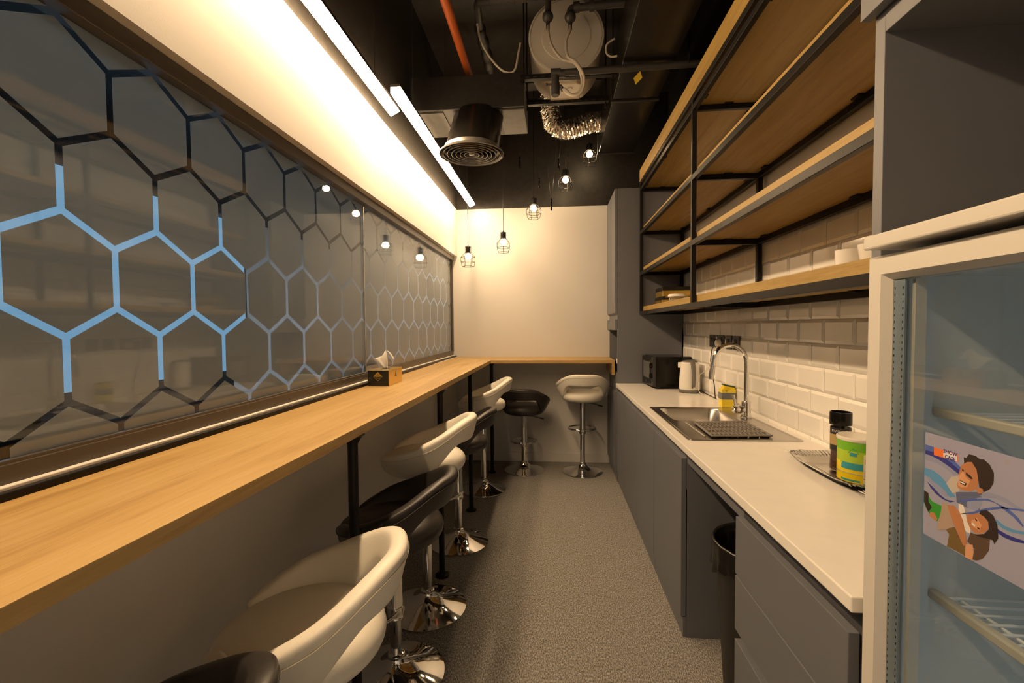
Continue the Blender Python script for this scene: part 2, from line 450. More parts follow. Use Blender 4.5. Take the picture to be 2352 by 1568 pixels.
# room behind the window
m = MB(); m.box(-4.2, -1.0, -.05, -1.13, 8.6, 0); mesh('floor_office', m, 'office_grey', label='grey office floor beyond the window', cat='floor', kind='structure')
m = MB(); m.box(-4.2, -1.0, 2.9, -1.13, 8.6, 2.95); mesh('ceiling_office', m, 'office_dark', label='dark office ceiling beyond the window', cat='ceiling', kind='structure')
m = MB(); m.box(-4.25, 4.3, 0, -4.2, 8.6, 2.9); mesh('wall_office_left', m, 'office_grey', label='pale office wall seen through the far hexagon lines', cat='wall', kind='structure')
m = MB(); m.box(-4.25, 8.6, 0, -1.13, 8.65, 2.9); mesh('wall_office_back', m, 'office_grey', label='pale end wall of the office', cat='wall', kind='structure')
m = MB(); m.box(-3.35, -1.05, 0, -1.13, -1.0, 2.9); mesh('wall_office_front', m, 'office_dark', label='dark near wall of the office', cat='wall', kind='structure')
m = MB(); m.box(-3.35, -1.0, 0, -3.2, 4.3, 2.9); mesh('wall_office_screen', m, 'office_dark', label='dark office partition behind the blue screen', cat='wall', kind='structure')
m = MB(); m.box(-1.13, YE + .1, 0, -1.10, 8.6, 2.9); mesh('wall_office_right', m, 'office_grey', label='added office side wall blocking stray light past the end of the pantry', cat='wall', kind='structure')  # added to stop world light leaking into the office
s = empty('video_screen', (-3.0, 2.9, 1.0), 'large blue glowing screen beyond the hexagon window', 'screen')
m = MB(); m.box(-3.0, 1.5, 1.03, -2.99, 4.2, 2.42); mesh('display', m, 'screen_blue', s)
m = MB(); m.box(-3.05, 1.46, .99, -3.0, 4.24, 2.46); m.box(-3.05, 2.4, .5, -3.0, 3.4, .99); mesh('housing', m, 'black_plastic', s)
m = MB(); m.box(-3.19, 2.2, 0, -2.7, 3.6, .5); mesh('stand', m, 'black_plastic', s, bevel=.01)
for (ya, yb, lb) in ((.2, 1.4, 'added cool fill panel in the office, above the screen end of the window'), (2.2, 3.4, 'added cool fill panel in the office, above the middle of the window'), (4.9, 6.1, 'added cool fill panel in the office, just beyond the end wall'), (6.8, 8.2, 'added cool fill panel deepest in the office')):
    t = empty('office_fill', (-1.75, (ya + yb) / 2, 2.86), lb, 'light', 'added office fill panels')  # fill panels added out of sight to brighten the film and far wall
    m = MB(); m.box(-1.95, ya, 2.862, -1.55, yb, 2.868); mesh('diffuser', m, 'fill_bright' if ya > 6 else 'fill_cool', t)
    m = MB(); m.box(-1.97, ya - .02, 2.868, -1.53, yb + .02, 2.899); mesh('frame', m, 'black_plastic', t)

# ------------------------------------------------------------------ linear lights and pendants
def strip(x0, x1, y0, y1, label):
    t = empty('linear_light', ((x0 + x1) / 2, (y0 + y1) / 2, 2.65), label, 'light', 'linear lights by the left wall')
    m = MB(); m.box(x0, y0, 2.668, x1, y1, 2.684); mesh('housing', m, 'black_steel', t, bevel=.002)
    m = MB(); m.prism([(x0 + .001, 2.636), (x1 - .001, 2.660), (x1 - .001, 2.668), (x0 + .001, 2.668)], y0 + .002, y1 - .002, tf=lambda x, z, y: (x, y, z)); mesh('diffuser', m, 'strip_light', t)
    xm = (x0 + x1) / 2
    for yy in (y0 + .3, (y0 + y1) / 2, y1 - .3):
        m = MB(); m.cyl((xm, yy, 2.684), .0015, ZC - 2.684, 6); mesh('suspension_wire', m, 'chrome_dull', t)
strip(-.928, -.876, -.9, 2.60, 'long bright linear light nearest the camera beside the left wall')
strip(-.838, -.783, 2.345, 4.628, 'long bright linear light running to the end wall past the round diffuser')
def pendant():
    t = empty('caged_pendant', (0, 0, 0), 'p', 'lamp', 'caged pendants along the end wall')
    m = MB(); m.sphere((0, 0, 0), .029, 20, 14, sz=1.05); mesh('bulb', m, 'bulb_glow', t, smooth='full')
    m = MB(); m.lathe([(.012, .026), (.022, .030), (.0235, .034), (.0235, .088), (.018, .094), (.006, .098), (.005, .112)], seg=24); mesh('socket', m, 'black_steel', t, smooth=True)
    m = MB(); N = 6
    lv = [(.0285, .093), (.0290, .036), (.0690, -.008), (.0690, -.054), (.0570, -.098)]
    for k in range(N):
        a = 2 * pi * (k + .25) / N
        m.tube([(r * cos(a), r * sin(a), z) for r, z in lv], .0022, 6)
    for r, z in (lv[0], lv[1], lv[2], lv[3], lv[4]):
        m.tube([(r * cos(2 * pi * (k + .25) / N), r * sin(2 * pi * (k + .25) / N), z) for k in range(N)], .0022, 6, closed=True)
    mesh('wire_cage', m, 'black_steel', t)
    return t
PEND = [((-.823, 4.42, 2.105), 'lowest caged pendant lamp, hanging in the left corner'),
        ((-.475, 4.42, 2.236), 'second lowest caged pendant lamp, second from the left wall'),
        ((-.178, 4.42, 2.554), 'middle caged pendant lamp straddling the black and white edge'),
        ((.127, 4.42, 2.813), 'second highest caged pendant lamp against the black wall'),
        ((.353, 4.42, 3.045), 'highest caged pendant lamp below the foil duct')]
pt = pendant()
for i, (p, lb) in enumerate(PEND):
    o = pt if i == 0 else dup(pt, p)
    o.location = p; o['label'] = lb; o.rotation_euler = (0, 0, .35 * i)
    m = MB(); m.cyl((0, 0, .108), .0028, ZC - p[2] - .108, 8)
    c = mesh('cord', m, 'black_plastic'); c.parent = o
    # each lamp hangs from its own rose
    m = MB(); m.lathe([(.04, ZC - p[2] - .025), (.045, ZC - p[2])], seg=20); c = mesh('ceiling_rose', m, 'black_plastic'); c.parent = o
# small weights that hang on the pendant cords
for (x, z0, z1, lb) in ((-.310, 2.925, 3.045, 'small black cord weight hanging beside the round diffuser'), (-.122, 2.735, 2.834, 'small black cord weight hanging above the middle pendant'),
                        (.062, 2.90, 3.01, 'small black cord weight between the two upper pendants'), (-.010, 2.520, 2.640, 'lowest small black cord weight, in front of the white wall')):
    t = empty('cord_weight', (x, 4.40, z0), lb, 'weight', 'weights on the pendant cords')
    h = z1 - z0
    m = MB(); m.lathe([(.004, z0), (.0085, z0 + .006), (.0085, z0 + h * .62), (.006, z0 + h * .72), (.009, z0 + h * .76), (.009, z0 + h * .86), (.003, z1)], (x, 4.40, 0), 14); mesh('grip', m, 'black_gloss', t, smooth=True)
    m = MB()
    for d in (-1, 1): m.tube([(x, 4.40, z1 - .005), (x + d * .012, 4.40, z1 + .07), (x + d * .05, 4.41, z1 + .45), (x + d * .06, 4.42, ZC)], .0018, 6)
    mesh('cord', m, 'black_plastic', t)

# ------------------------------------------------------------------ bar counter
def bar():
    t = empty('bar_counter', (-.83, 2.1, 0), 'L shaped oak laminate bar counter along the window and end wall', 'counter')
    xo = lambda y: -.6407 + .0121 * y
    xi = lambda y: -1.0655 + .0132 * y
    zt, zb = 1.100, 1.069
    m = MB(); m.prism([(xi(-.7), -.7), (xo(-.7), -.7), (-.589, 4.275), (-1.0035, 4.749), (xi(4.5), 4.5)], zb, zt)
    mesh('worktop', m, 'oak_counter', t, bevel=.0012)
    m = MB(); m.prism([(-.5885, 4.2755), (.548, 4.285), (.573, 4.285), (.573, 4.749), (-1.003, 4.749)], zb, zt)
    mesh('return_worktop', m, 'oak_return', t, bevel=.0012)
    m = MB(); m.box(.546, 4.287, .962, .573, 4.745, zb); mesh('end_panel', m, 'oak_return', t, bevel=.001)
    for x, y in ((-.593, 4.36), (-.633, 3.43), (-.635, 2.507), (-.652, 1.42)):
        m = MB(); m.lathe([(.040, 0), (.040, .008), (.022, .012), (.0175, .02), (.0165, .03), (.0165, zb - .03), (.0185, zb - .025), (.03, zb - .006), (.04, zb)], (x, y, 0), 20)
        mesh('support_post', m, 'black_steel', t, smooth=True)
    m = MB(); m.tube([(xi(-.6) + .006, -.6, zt + .001), (-1.0085, 4.74, zt + .001)], .0035, 6); mesh('sealant_bead', m, 'white_silicone', t)
bar()

# ------------------------------------------------------------------ bar stools
def stool_parts():
    """local: origin on the floor under the column, sitter faces +X... backrest at -X is rotated later; z = 0 is the seat underside"""
    # cushion
    cush = MB(); rings = []
    prof = [(.02, 0.0), (.13, .000), (.172, .006), (.194, .024), (.201, .05), (.193, .076), (.165, .094), (.11, .104), (.05, .107), (.004, .1075)]
    for r, z in prof:
        rings.append([(r * cos(2 * pi * k / 36) * (1.10 if cos(2 * pi * k / 36) > 0 else 1.0), r * sin(2 * pi * k / 36) * 1.02, z) for k in range(36)])
    cush.loft(rings)
    # crescent backrest: angle measured from the back (-X)
    def sm(x, a, b):
        x = max(0, min(1, (x - a) / (b - a))); return x * x * (3 - 2 * x)
    back = MB(); seam = MB(); rings = []; N = 56; A = radians(154); sp = []
    for i in range(N + 1):
        a = -A + 2 * A * i / N; d = abs(math.degrees(a))
        tw = sm(d, 34, 74)                      # 0 at the open back, 1 where it is joined to the cushion
        zt = .272 - .108 * sm(d, 16, 100) - .068 * sm(d, 70, 154)
        zb_ = .163 * (1 - tw) + .030 * tw + .004 * sm(d, 100, 154)
        rt = .262 - .004 * sm(d, 0, 40) - .036 * sm(d, 95, 154)
        rb = .236 * (1 - tw) + .198 * tw
        th = .050 - .006 * sm(d, 110, 154)
        if d > 140:
            q = sm(d, 140, 154); mid = (zt + zb_) / 2; zt = zt * (1 - .45 * q) + mid * .45 * q; zb_ = zb_ * (1 - .45 * q) + mid * .45 * q; th *= 1 - .45 * q
        # rounded section between the outer edge line (rb,zb)-(rt,zt) and the inner one
        dr, dz = rt - rb, zt - zb_; L = math.hypot(dr, dz); ux, uz = dr / L, dz / L; nx, nz = -uz, ux   # n points inward
        sec = []
        for s, o in ((.02, .5), (.0, .22), (.03, .04), (.15, .0), (.5, -.02), (.85, .0), (.97, .06), (1.0, .28), (.985, .62), (.93, .9), (.80, 1.0), (.5, 1.0), (.2, 1.0), (.07, .86)):
            rr = rb + ux * s * L + nx * o * th; zz = zb_ + uz * s * L + nz * o * th
            sec.append((-rr * cos(a), rr * sin(a) * 1.03, zz))
        rings.append(sec)
        s_, o_ = .80, -.035
        rr = rb + ux * s_ * L + nx * o_ * th; zz = zb_ + uz * s_ * L + nz * o_ * th; sp.append((-rr * cos(a), rr * sin(a) * 1.03, zz))
    back.loft(rings)
    seam.tube(sp, .0016, 6)
    plate = MB(); plate.box(-.09, -.09, -.006, .09, .09, .002)
    return cush, back, seam, plate
CUSH, BACK, SEAM, PLATE = stool_parts()
SHARED = {}
def stool(loc, rz, h, leather, label, zc=None, foot_rot=0.0):
    """h: height of the seat underside"""
    t = empty('bar_stool', (0, 0, 0), label, 'stool', 'swivel bar stools with crescent backs')
    key = leather
    if key not in SHARED:
        st = 'stitch_' + leather.split('_')[1]
        SHARED[key] = (mesh('seat', CUSH, leather, t, smooth='full', subsurf=1), mesh('backrest', BACK, leather, t, smooth='full', subsurf=1), mesh('seam', SEAM, st), mesh('seat_plate', PLATE, 'black_plastic', t, bevel=.002))
        s, b, sm_, pl = SHARED[key]
    else:
        s, b, sm_, pl = (o.copy() for o in SHARED[key])
        for o in (s, b, sm_, pl): COL.objects.link(o)
        s.parent = b.parent = pl.parent = t
    for o in (s, b, pl): o.location = (0, 0, h)
    sm_.parent = b; sm_.location = (0, 0, 0)
    zc = zc or h - .325                                   # collar: bottom of the sliding cover
    m = MB(); m.lathe([(.0, .0), (.190, .0), (.195, .003), (.194, .008), (.175, .014), (.145, .022), (.105, .034), (.070, .050), (.046, .068), (.036, .080), (.0335, .088), (.0335, .096), (.026, .100)], seg=56)
    mesh('base', m, 'chrome', t, smooth=True)
    m = MB(); m.lathe([(.024, .09), (.024, zc + .06)], seg=28); mesh('column', m, 'chrome', t, smooth=True)
    m = MB(); m.lathe([(.0305, zc), (.0315, zc + .003), (.0305, zc + .006), (.029, zc + .01), (.028, h - .006)], seg=28); mesh('column_cover', m, 'chrome', t, smooth=True)
    m = MB(); fr = []
    for k in range(40):
        a = 2 * pi * k / 40; fr.append((.102 + .118 * cos(a), .132 * sin(a), zc + .035))
    m.tube(fr, .0095, 10, closed=True); m.box(-.02, -.012, zc + .027, -.034, .012, zc + .043); m.lathe([(.034, zc + .018), (.034, zc + .052)], seg=24)
    f = mesh('footrest', m, 'chrome', t, smooth=True); f.rotation_euler = (0, 0, foot_rot)
    m = MB(); m.tube([(.0, -.03, h - .02), (.02, -.10, h - .03), (.05, -.17, h - .055)], .004, 8); m.tube([(.042, -.152, h - .049), (.062, -.198, h - .066)], .007, 8)
    lv = mesh('lever', m, 'black_plastic', t, smooth=True); lv.rotation_euler = (0, 0, foot_rot)
    t.location = loc; t.rotation_euler = (0, 0, rz); ORIGIN[t] = Vector(loc)
    return t
def stools():
    C, K = 'leather_cream', 'leather_black'
    stool((.283, 4.427, 0), radians(90), .697, C, 'cream bar stool facing the end wall, beside the grey tall cabinet')
    stool((-.287, 4.440, 0), radians(84), .560, K, 'low black bar stool facing the end wall, left of the cream one', foot_rot=.2)
    stool((-.606, 3.887, 0), radians(187), .700, C, 'farthest cream bar stool at the long counter, before the end wall')
    stool((-.623, 2.914, 0), radians(180), .615, K, 'lowered black bar stool between the two far cream stools')
    stool((-.636, 2.212, 0), radians(183), .705, C, 'raised cream bar stool behind the nearest black post')
    stool((-.640, 1.760, 0), radians(180), .567, K, 'low black bar stool beside the near counter post')
    stool((-.630, 1.085, 0), radians(190), .585, C, 'big cream bar stool nearest the camera')
    stool((-.690, .590, 0), radians(180), .582, K, 'black bar stool cut off at the bottom edge, only its rim showing')
stools()

# ------------------------------------------------------------------ kitchen run
def cabinets():
    ys = [4.158, 3.732, 3.192, 2.649, 2.088]
    lbs = ['narrow grey base cabinet butting against the tall cabinet', 'grey base cabinet second from the tall cabinet, beside the sink end',
           'grey base cabinet under the sink bowl', 'grey base cabinet beside the open bin bay']
    for i in range(4):
        y1, y0 = ys[i], ys[i + 1]
        t = empty('base_cabinet', (.86, (y0 + y1) / 2, 0), lbs[i], 'cabinet', 'grey base cabinets')
        m = MB(); m.box(.60, y0 + .001, .09, 1.14, y1 - .001, .68); m.box(.598, y0 + .001, .68, .612, y1 - .001, .80)
        if i in (1, 2): pass
        if i == 3: m.box(.600, y0 - .003, 0.0, 1.14, y0 + .015, .862)
        m.box(.598, y0 + .001, .80, .612, y1 - .001, .862)
        mesh('carcass', m, 'cabinet_grey', t)
        m = MB(); m.box(.575, y0 + .0017, .095, .597, y1 - .0017, .822); mesh('door', m, 'cabinet_grey', t, bevel=.0015)
        m = MB(); m.box(.585, y0 + .001, 0, .60, y1 - .001, .092); mesh('plinth', m, 'cabinet_grey', t, bevel=.001)
    t = empty('drawer_unit', (.86, 1.2, 0), 'grey drawer unit beside the glass door fridge', 'cabinet')
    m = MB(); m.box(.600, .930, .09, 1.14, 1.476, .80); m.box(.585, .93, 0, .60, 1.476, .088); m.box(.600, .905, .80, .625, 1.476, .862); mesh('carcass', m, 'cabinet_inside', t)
    for za, zb in ((.632, .815), (.452, .625), (.10, .420)):
        m = MB(); m.box(.575, .928, za, .597, 1.480, zb); mesh('drawer', m, 'cabinet_grey', t, bevel=.0015)
    t = empty('bay_rail', (.61, 1.77, .8), 'grey rail under the worktop across the open bin bay', 'panel')
    m = MB(); m.box(.600, 1.478, .80, .618, 2.083, .862); mesh('rail', m, 'cabinet_grey', t, bevel=.001)
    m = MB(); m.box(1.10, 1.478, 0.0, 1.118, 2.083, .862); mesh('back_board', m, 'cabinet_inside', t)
cabinets()
def worktop():
    m = MB()
    SX0, SX1, SY0, SY1 = .622, 1.092, 2.115, 2.925
    z0, z1 = .868, .900
    y0, y1, x0, x1 = .905, 4.158, .565, 1.150
    def q(a, b, c, d): m.box(a, b, z0, c, d, z1)
    V = [(x0, y0), (x1, y0), (x1, y1), (x0, y1), (SX0, SY0), (SX1, SY0), (SX1, SY1), (SX0, SY1)]
    v = [(x, y, z1) for x, y in V] + [(x, y, z0) for x, y in V]
    f = [(0, 1, 5, 4), (1, 2, 6, 5), (2, 3, 7, 6), (3, 0, 4, 7)]
    ff = f + [tuple(i + 8 for i in reversed(a)) for a in f]
    ff += [(i, (i + 1) % 4, 8 + (i + 1) % 4, 8 + i) for i in range(4)] + [(4 + (i + 1) % 4, 4 + i, 12 + i, 12 + (i + 1) % 4) for i in range(4)]
    m.add(v, ff)
    mesh('kitchen_worktop', m, 'white_quartz', bevel=.003, label='long white quartz worktop on the grey base cabinets', cat='worktop')
worktop()
def rrect(x0, y0, x1, y1, r, z, n=6):
    out = []
    for cx, cy, a0 in ((x1 - r, y1 - r, 0), (x0 + r, y1 - r, pi / 2), (x0 + r, y0 + r, pi), (x1 - r, y0 + r, 1.5 * pi)):
        for k in range(n + 1):
            a = a0 + pi / 2 * k / n; out.append((cx + r * cos(a), cy + r * sin(a), z))
    return out
def sink():
    t = empty('kitchen_sink', (.86, 2.52, .90), 'stainless steel sink with drainer set in the white worktop', 'sink')
    # bowl
    m = MB(); m.loft([rrect(.655, 2.515, 1.005, 2.900, .05, .9035), rrect(.659, 2.519, 1.001, 2.896, .05, .897), rrect(.668, 2.528, .992, 2.887, .05, .78), rrect(.69, 2.55, .97, 2.865, .045, .768)], caps=False)
    b = rrect(.69, 2.55, .97, 2.865, .045, .768); n0 = len(m.v); m.v += b; m.f.append(list(range(n0, n0 + len(b)))); m.m.append(0)
    mesh('bowl', m, 'steel_brushed', t, smooth=True)
    # deck with a hole for the bowl: outer rim, raised edge, drainer field
    m = MB(); no = 28
    outer0 = rrect(.606, 2.100, 1.108, 2.942, .018, .9005); outer1 = rrect(.607, 2.101, 1.107, 2.941, .018, .9045); outer2 = rrect(.616, 2.110, 1.098, 2.932, .018, .9052); inner = rrect(.622, 2.116, 1.092, 2.926, .016, .9030)
    m.loft([outer0, outer1, outer2, inner], caps=False)
    hole = rrect(.655, 2.515, 1.005, 2.900, .05, .9035)
    m.loft([inner, hole], caps=False)
    mesh('deck', m, 'steel_brushed', t, smooth=True)
    m = MB()
    for k in range(7):
        x = .70 + k * .048
        m.tube([(x, 2.47, .9040), (x, 2.40, .9045), (x, 2.16, .9045)], .0035, 6)
    mesh('drainer_ribs', m, 'steel_brushed', t, smooth=True)
    m = MB(); m.cyl((.83, 2.70, .768), .035, .003, 24); m.cyl((.83, 2.70, .771), .012, .004, 16); mesh('drain', m, 'chrome', t, smooth=True)
sink()
def faucet():
    t = empty('kitchen_faucet', (1.066, 2.615, .904), 'tall chrome gooseneck faucet with side lever at the sink', 'faucet')
    x, y = 1.066, 2.615
    m = MB(); m.lathe([(.029, .904), (.029, .912), (.024, .916), (.024, .985), (.026, .988), (.026, .994), (.015, .998)], (x, y, 0), 28); mesh('body', m, 'chrome', t, smooth=True)
    pts = [(x, y, .99), (x, y, 1.21)]
    R = .088
    for k in range(1, 17):
        a = pi * k / 16; pts.append((x - R + R * cos(a), y, 1.21 + R * 1.12 * sin(a)))
    pts.append((x - 2 * R - .003, y, 1.185))
    m = MB(); m.tube(pts, .0125, 16); mesh('spout', m, 'chrome', t, smooth=True)
    m = MB(); xe = x - 2 * R - .003; m.tube([(xe, y, 1.196), (xe - .001, y, 1.188)], .0155, 16); m.tube([(xe - .001, y, 1.188), (xe - .006, y, 1.150), (xe - .010, y, 1.118)], lambda i: (.0135, .0165, .0125)[i], 16); mesh('spray_head', m, 'chrome_dull', t, smooth=True)
    m = MB(); m.lathe([(.0, .0), (.018, .001), (.021, .006), (.021, .03), (.020, .032), (.021, .034), (.021, .062)], (x - .074, y - .008, .950), 24, 'X'); mesh('valve', m, 'chrome', t, smooth=True)
    m = MB(); m.tube([(x - .060, y - .01, .965), (x - .066, y - .012, 1.0), (x - .076, y - .015, 1.035)], lambda i: (.006, .0065, .008)[i], 12); mesh('lever', m, 'chrome', t, smooth=True)
faucet()
def mat_():
    m = MB(); base = [(.720, 2.135), (1.000, 2.160), (1.008, 2.490), (.732, 2.445)]
    m.prism(base, .908, .916)
    t = empty('drying_mat', (.86, 2.3, .908), 'dark grey rubber drying mat lying on the sink drainer', 'mat')
    mesh('pad', m, 'mat_grey', t, bevel=.003)
    m = MB()
    def at(u, v):
        a = Vector((*base[0], 0)).lerp(Vector((*base[1], 0)), u); b = Vector((*base[3], 0)).lerp(Vector((*base[2], 0)), u); return a.lerp(b, v)
    m2 = MB()
    for i in range(13):
        for j in range(11):
            p = at((i + .6 + .3 * (j % 2)) / 14, (j + .8) / 12); w, d = (.008, .0045) if (i + j) % 2 else (.0045, .008)
            m.box(p.x - w, p.y - d, .9155, p.x + w, p.y + d, .9168)
            if i % 4 == 0 and j % 3 == 0: m2.cyl((p.x, p.y, .9037), .006, .0045, 8)
    mesh('grooves', m, 'rubber_dark', t)
    mesh('feet', m2, 'rubber_dark', t)
mat_()
def sponge():
    t = empty('sponge_pack', (1.106, 3.0, .9), 'open yellow and grey pack of sponges behind the faucet', 'sponge pack')
    x0, x1, y0, y1 = 1.060, 1.146, 2.962, 3.022
    m = MB(); m.box(x0, y0, .901, x1, y1, .952, 0); mesh('wrapper', m, 'pack_yellow', t, bevel=.006)
    m = MB(); m.box(x0 + .004, y0 - .0008, .915, x1 - .02, y0 + .0002, .935)
    mesh('print_panel', m, 'tin_yellow', t)
    m = MB(); m.box(x0 - .001, y0 - .001, .950, x1 + .001, y1 + .001, .992); mesh('paper_band', m, 'pack_grey', t, bevel=.002)
    m = MB(); m.prism([(x0, .988), (x1, .988), (x1, 1.012), (x0 + .052, 1.006), (x0 + .032, .998), (x0 + .018, 1.010), (x0, 1.016)], y0, y1 - .004, tf=lambda x, z, y: (x, y, z)); mesh('torn_wrapper', m, 'pack_yellow', t, bevel=.002)
    def tf(x, z, y): 
        a = -.20; cx, cz = x0 + .05, 1.025
        dx, dz = x - cx, z - cz
        return (cx + dx * cos(a) - dz * sin(a), y, cz + dx * sin(a) + dz * cos(a))
    m = MB(); m.prism([(x0 + .010, 1.0), (x1 - .001, 1.0), (x1 - .001, 1.030), (x0 + .018, 1.030)], y0 + .008, y1 - .006, 0, tf); mesh('sponge', m, 'sponge_yellow', t, bevel=.004)
    m = MB(); m.prism([(x0 + .014, 1.0305), (x1 - .001, 1.0305), (x1 - .001, 1.038), (x0 + .012, 1.038)], y0 + .008, y1 - .006, 0, tf); mesh('scouring_pad', m, 'sponge_green', t, bevel=.002)
sponge()
def microwave():
    t = empty('microwave_oven', (0, 0, 0), 'small black microwave oven on the worktop against the tall cabinet', 'microwave')
    # local: front at -X, size x 0..0.30, y -.18...18, z 0...26
    m = MB(); m.box(.012, -.178, .012, .298, .178, .262); mesh('body', m, 'black_gloss', t, bevel=.004)
    m = MB(); m.box(.03, -.180, .03, .27, -.177, .235); mesh('side_panel', m, 'black_gloss', t, bevel=.0015)
    m = MB(); m.box(-.012, -.105, .018, .012, .178, .258); mesh('door', m, 'black_gloss', t, bevel=.004)
    m = MB(); m.box(-.0128, -.07, .075, -.0118, .135, .215); mesh('door_window', m, 'dark_window', t)
    m = MB(); m.box(-.012, -.178, .018, .012, -.108, .258); mesh('control_panel', m, 'black_plastic', t, bevel=.004)
    for z in (.19, .105):
        m = MB(); m.lathe([(.022, 0), (.021, .014), (.019, .016)], (-.028, -.143, z), 20, 'X'); m.box(-.034, -.146, z - .018, -.026, -.140, z + .018); mesh('knob', m, 'black_gloss', t, smooth=True)
    m = MB(); m.add([(-.0126, -.085, .205), (-.0126, -.100, .205), (-.0126, -.0925, .232)], [(0, 1, 2)]); mesh('warning_label', m, 'yellow_label', t)
    m = MB(); m.box(-.0127, .035, .035, -.0121, .055, .055); mesh('badge', m, 'chrome_dull', t)
    for a, b in ((.04, -.14), (.04, .14), (.26, -.14), (.26, .14)):
        m = MB(); m.cyl((a, b, 0), .014, .013, 14); mesh('foot', m, 'black_plastic', t)
    m = MB(); m.box(.298, -.13, .235, .318, -.11, .250); m.box(.298, .11, .235, .318, .13, .250); mesh('rear_spacer', m, 'black_plastic', t)
    t.location = (.815, 3.963, .9005); t.rotation_euler = (0, 0, radians(3.2))
microwave()
def kettle():
    x, y, z = 1.055, 3.625, .9
    t = empty('electric_kettle', (x, y, z), 'white electric kettle with grey handle beside the microwave', 'kettle')
    m = MB(); m.lathe([(.070, z + .0005), (.079, z + .004), (.081, z + .016), (.078, z + .024)], (x, y, 0), 36); mesh('power_base', m, 'rubber_grey', t, smooth=True)
    m = MB(); m.lathe([(.074, z + .024), (.0775, z + .03), (.076, z + .09), (.071, z + .16), (.065, z + .222), (.062, z + .232), (.058, z + .236)], (x, y, 0), 40); mesh('body', m, 'white_plastic', t, smooth=True)
    m = MB(); m.lathe([(.060, z + .2355), (.056, z + .243), (.03, z + .249), (.001, z + .250)], (x, y, 0), 32); mesh('lid', m, 'rubber_grey', t, smooth=True)
    # strap handle faces the camera side
    d = Vector((.02, -1, 0)).normalized(); s = Vector((1, .02, 0)).normalized(); R = []
    for (o, zz, w, th) in ((.030, .252, .018, .010), (.062, .247, .018, .012), (.082, .225, .017, .013), (.092, .17, .016, .013), (.096, .11, .015, .013), (.094, .06, .014, .012), (.082, .034, .014, .010)):
        c = Vector((x, y, z + zz)) + d * o
        R.append([tuple(c + s * a * w + d * b * th) for a, b in ((-1, -.6), (-1, .4), (-.6, 1), (.6, 1), (1, .4), (1, -.6))])
    m = MB(); m.loft(R); mesh('handle', m, 'rubber_grey', t, smooth='full', subsurf=1)
    c = Vector((x, y, z + .045)) + d * .104
    m = MB(); m.box(c.x - .006, c.y - .003, c.z - .008, c.x + .006, c.y + .002, c.z + .008); mesh('switch', m, 'chrome_dull', t)
    m = MB(); m.prism([(-.02, 0), (.02, 0), (.008, .03), (-.008, .03)], z + .19, z + .232, tf=lambda a, b, c_: (x - .055 - b, y + a + .01, c_)); mesh('pouring_spout', m, 'white_plastic', t, bevel=.003)
kettle()
def sockets():
    z0, z1, X = 1.262, 1.350, 1.149
    L = [((3.352, 3.442), 'fused switch plate farthest along the tiles, beside the plugged socket'), ((3.166, 3.332), 'black double socket plate with a plug in it on the tiles'), ((3.035, 3.125), 'black switch plate on the tiles behind the top of the faucet'), ((2.914, 3.004), 'black switch plate nearest the fridge on the tiles')]
    for i, ((a, b), lb) in enumerate(L):
        t = empty('wall_socket', (X, (a + b) / 2, z0), lb, 'socket', 'black socket plates on the tiles')
        m = MB(); m.box(X - .009, a, z0, X, b, z1); mesh('plate', m, 'socket_grey', t, bevel=.003)
        c = (a + b) / 2
        if i == 1:
            m = MB(); m.box(X - .011, b - .05, z1 - .032, X - .0088, b - .03, z1 - .012); mesh('switch', m, 'white_plastic', t, bevel=.001)
            m = MB(); m.box(X - .011, a + .03, z1 - .032, X - .0088, a + .05, z1 - .012); mesh('switch', m, 'black_gloss', t, bevel=.001)
        else:
            m = MB(); m.box(X - .0115, c - .017, z0 + .022, X - .0088, c + .017, z1 - .022); mesh('switch', m, 'black_gloss', t, bevel=.0015)
    t = empty('power_plug', (1.13, 3.27, 1.29), 'black plug with cream face and black cable in the double socket', 'plug')
    m = MB(); m.box(1.108, 3.262, 1.268, 1.139, 3.312, 1.322); mesh('housing', m, 'black_plastic', t, bevel=.008)
    m = MB(); m.lathe([(.0, .0), (.022, .002), (.024, .012), (.024, .030)], (1.108, 3.222, 1.296), 20, 'X'); mesh('travel_adapter', m, 'plug_cream', t, smooth=True)
    m = MB(); m.tube(spline([(1.12, 3.287, 1.272), (1.105, 3.287, 1.24), (1.09, 3.26, 1.14), (1.10, 3.22, 1.02), (1.115, 3.24, .925), (1.13, 3.26, .9045)], 8), .0038, 8); mesh('cable', m, 'black_plastic', t, smooth=True)
    m = MB(); m.tube(spline([(1.055 + .07, 3.66, .906), (1.135, 3.60, .915), (1.142, 3.48, .905), (1.14, 3.38, .9042), (1.138, 3.30, .9042)], 8), .0035, 8)
    mesh('kettle_cable', m, 'black_plastic', label='black kettle cable lying on the worktop beside the tiles', cat='cable', smooth=True)
    m = MB(); m.tube(spline([(1.128, 3.205, 1.295), (1.10, 3.20, 1.25), (1.07, 3.24, 1.13), (1.075, 3.35, 1.085), (1.08, 3.46, 1.05), (1.085, 3.50, .98), (1.09, 3.50, .92), (1.11, 3.42, .904), (1.13, 3.33, .9035)], 8), .0028, 8)
    mesh('charger_cable', m, 'cable_white', label='thin white cable drooping from the socket in front of the kettle', cat='cable', smooth=True)
sockets()
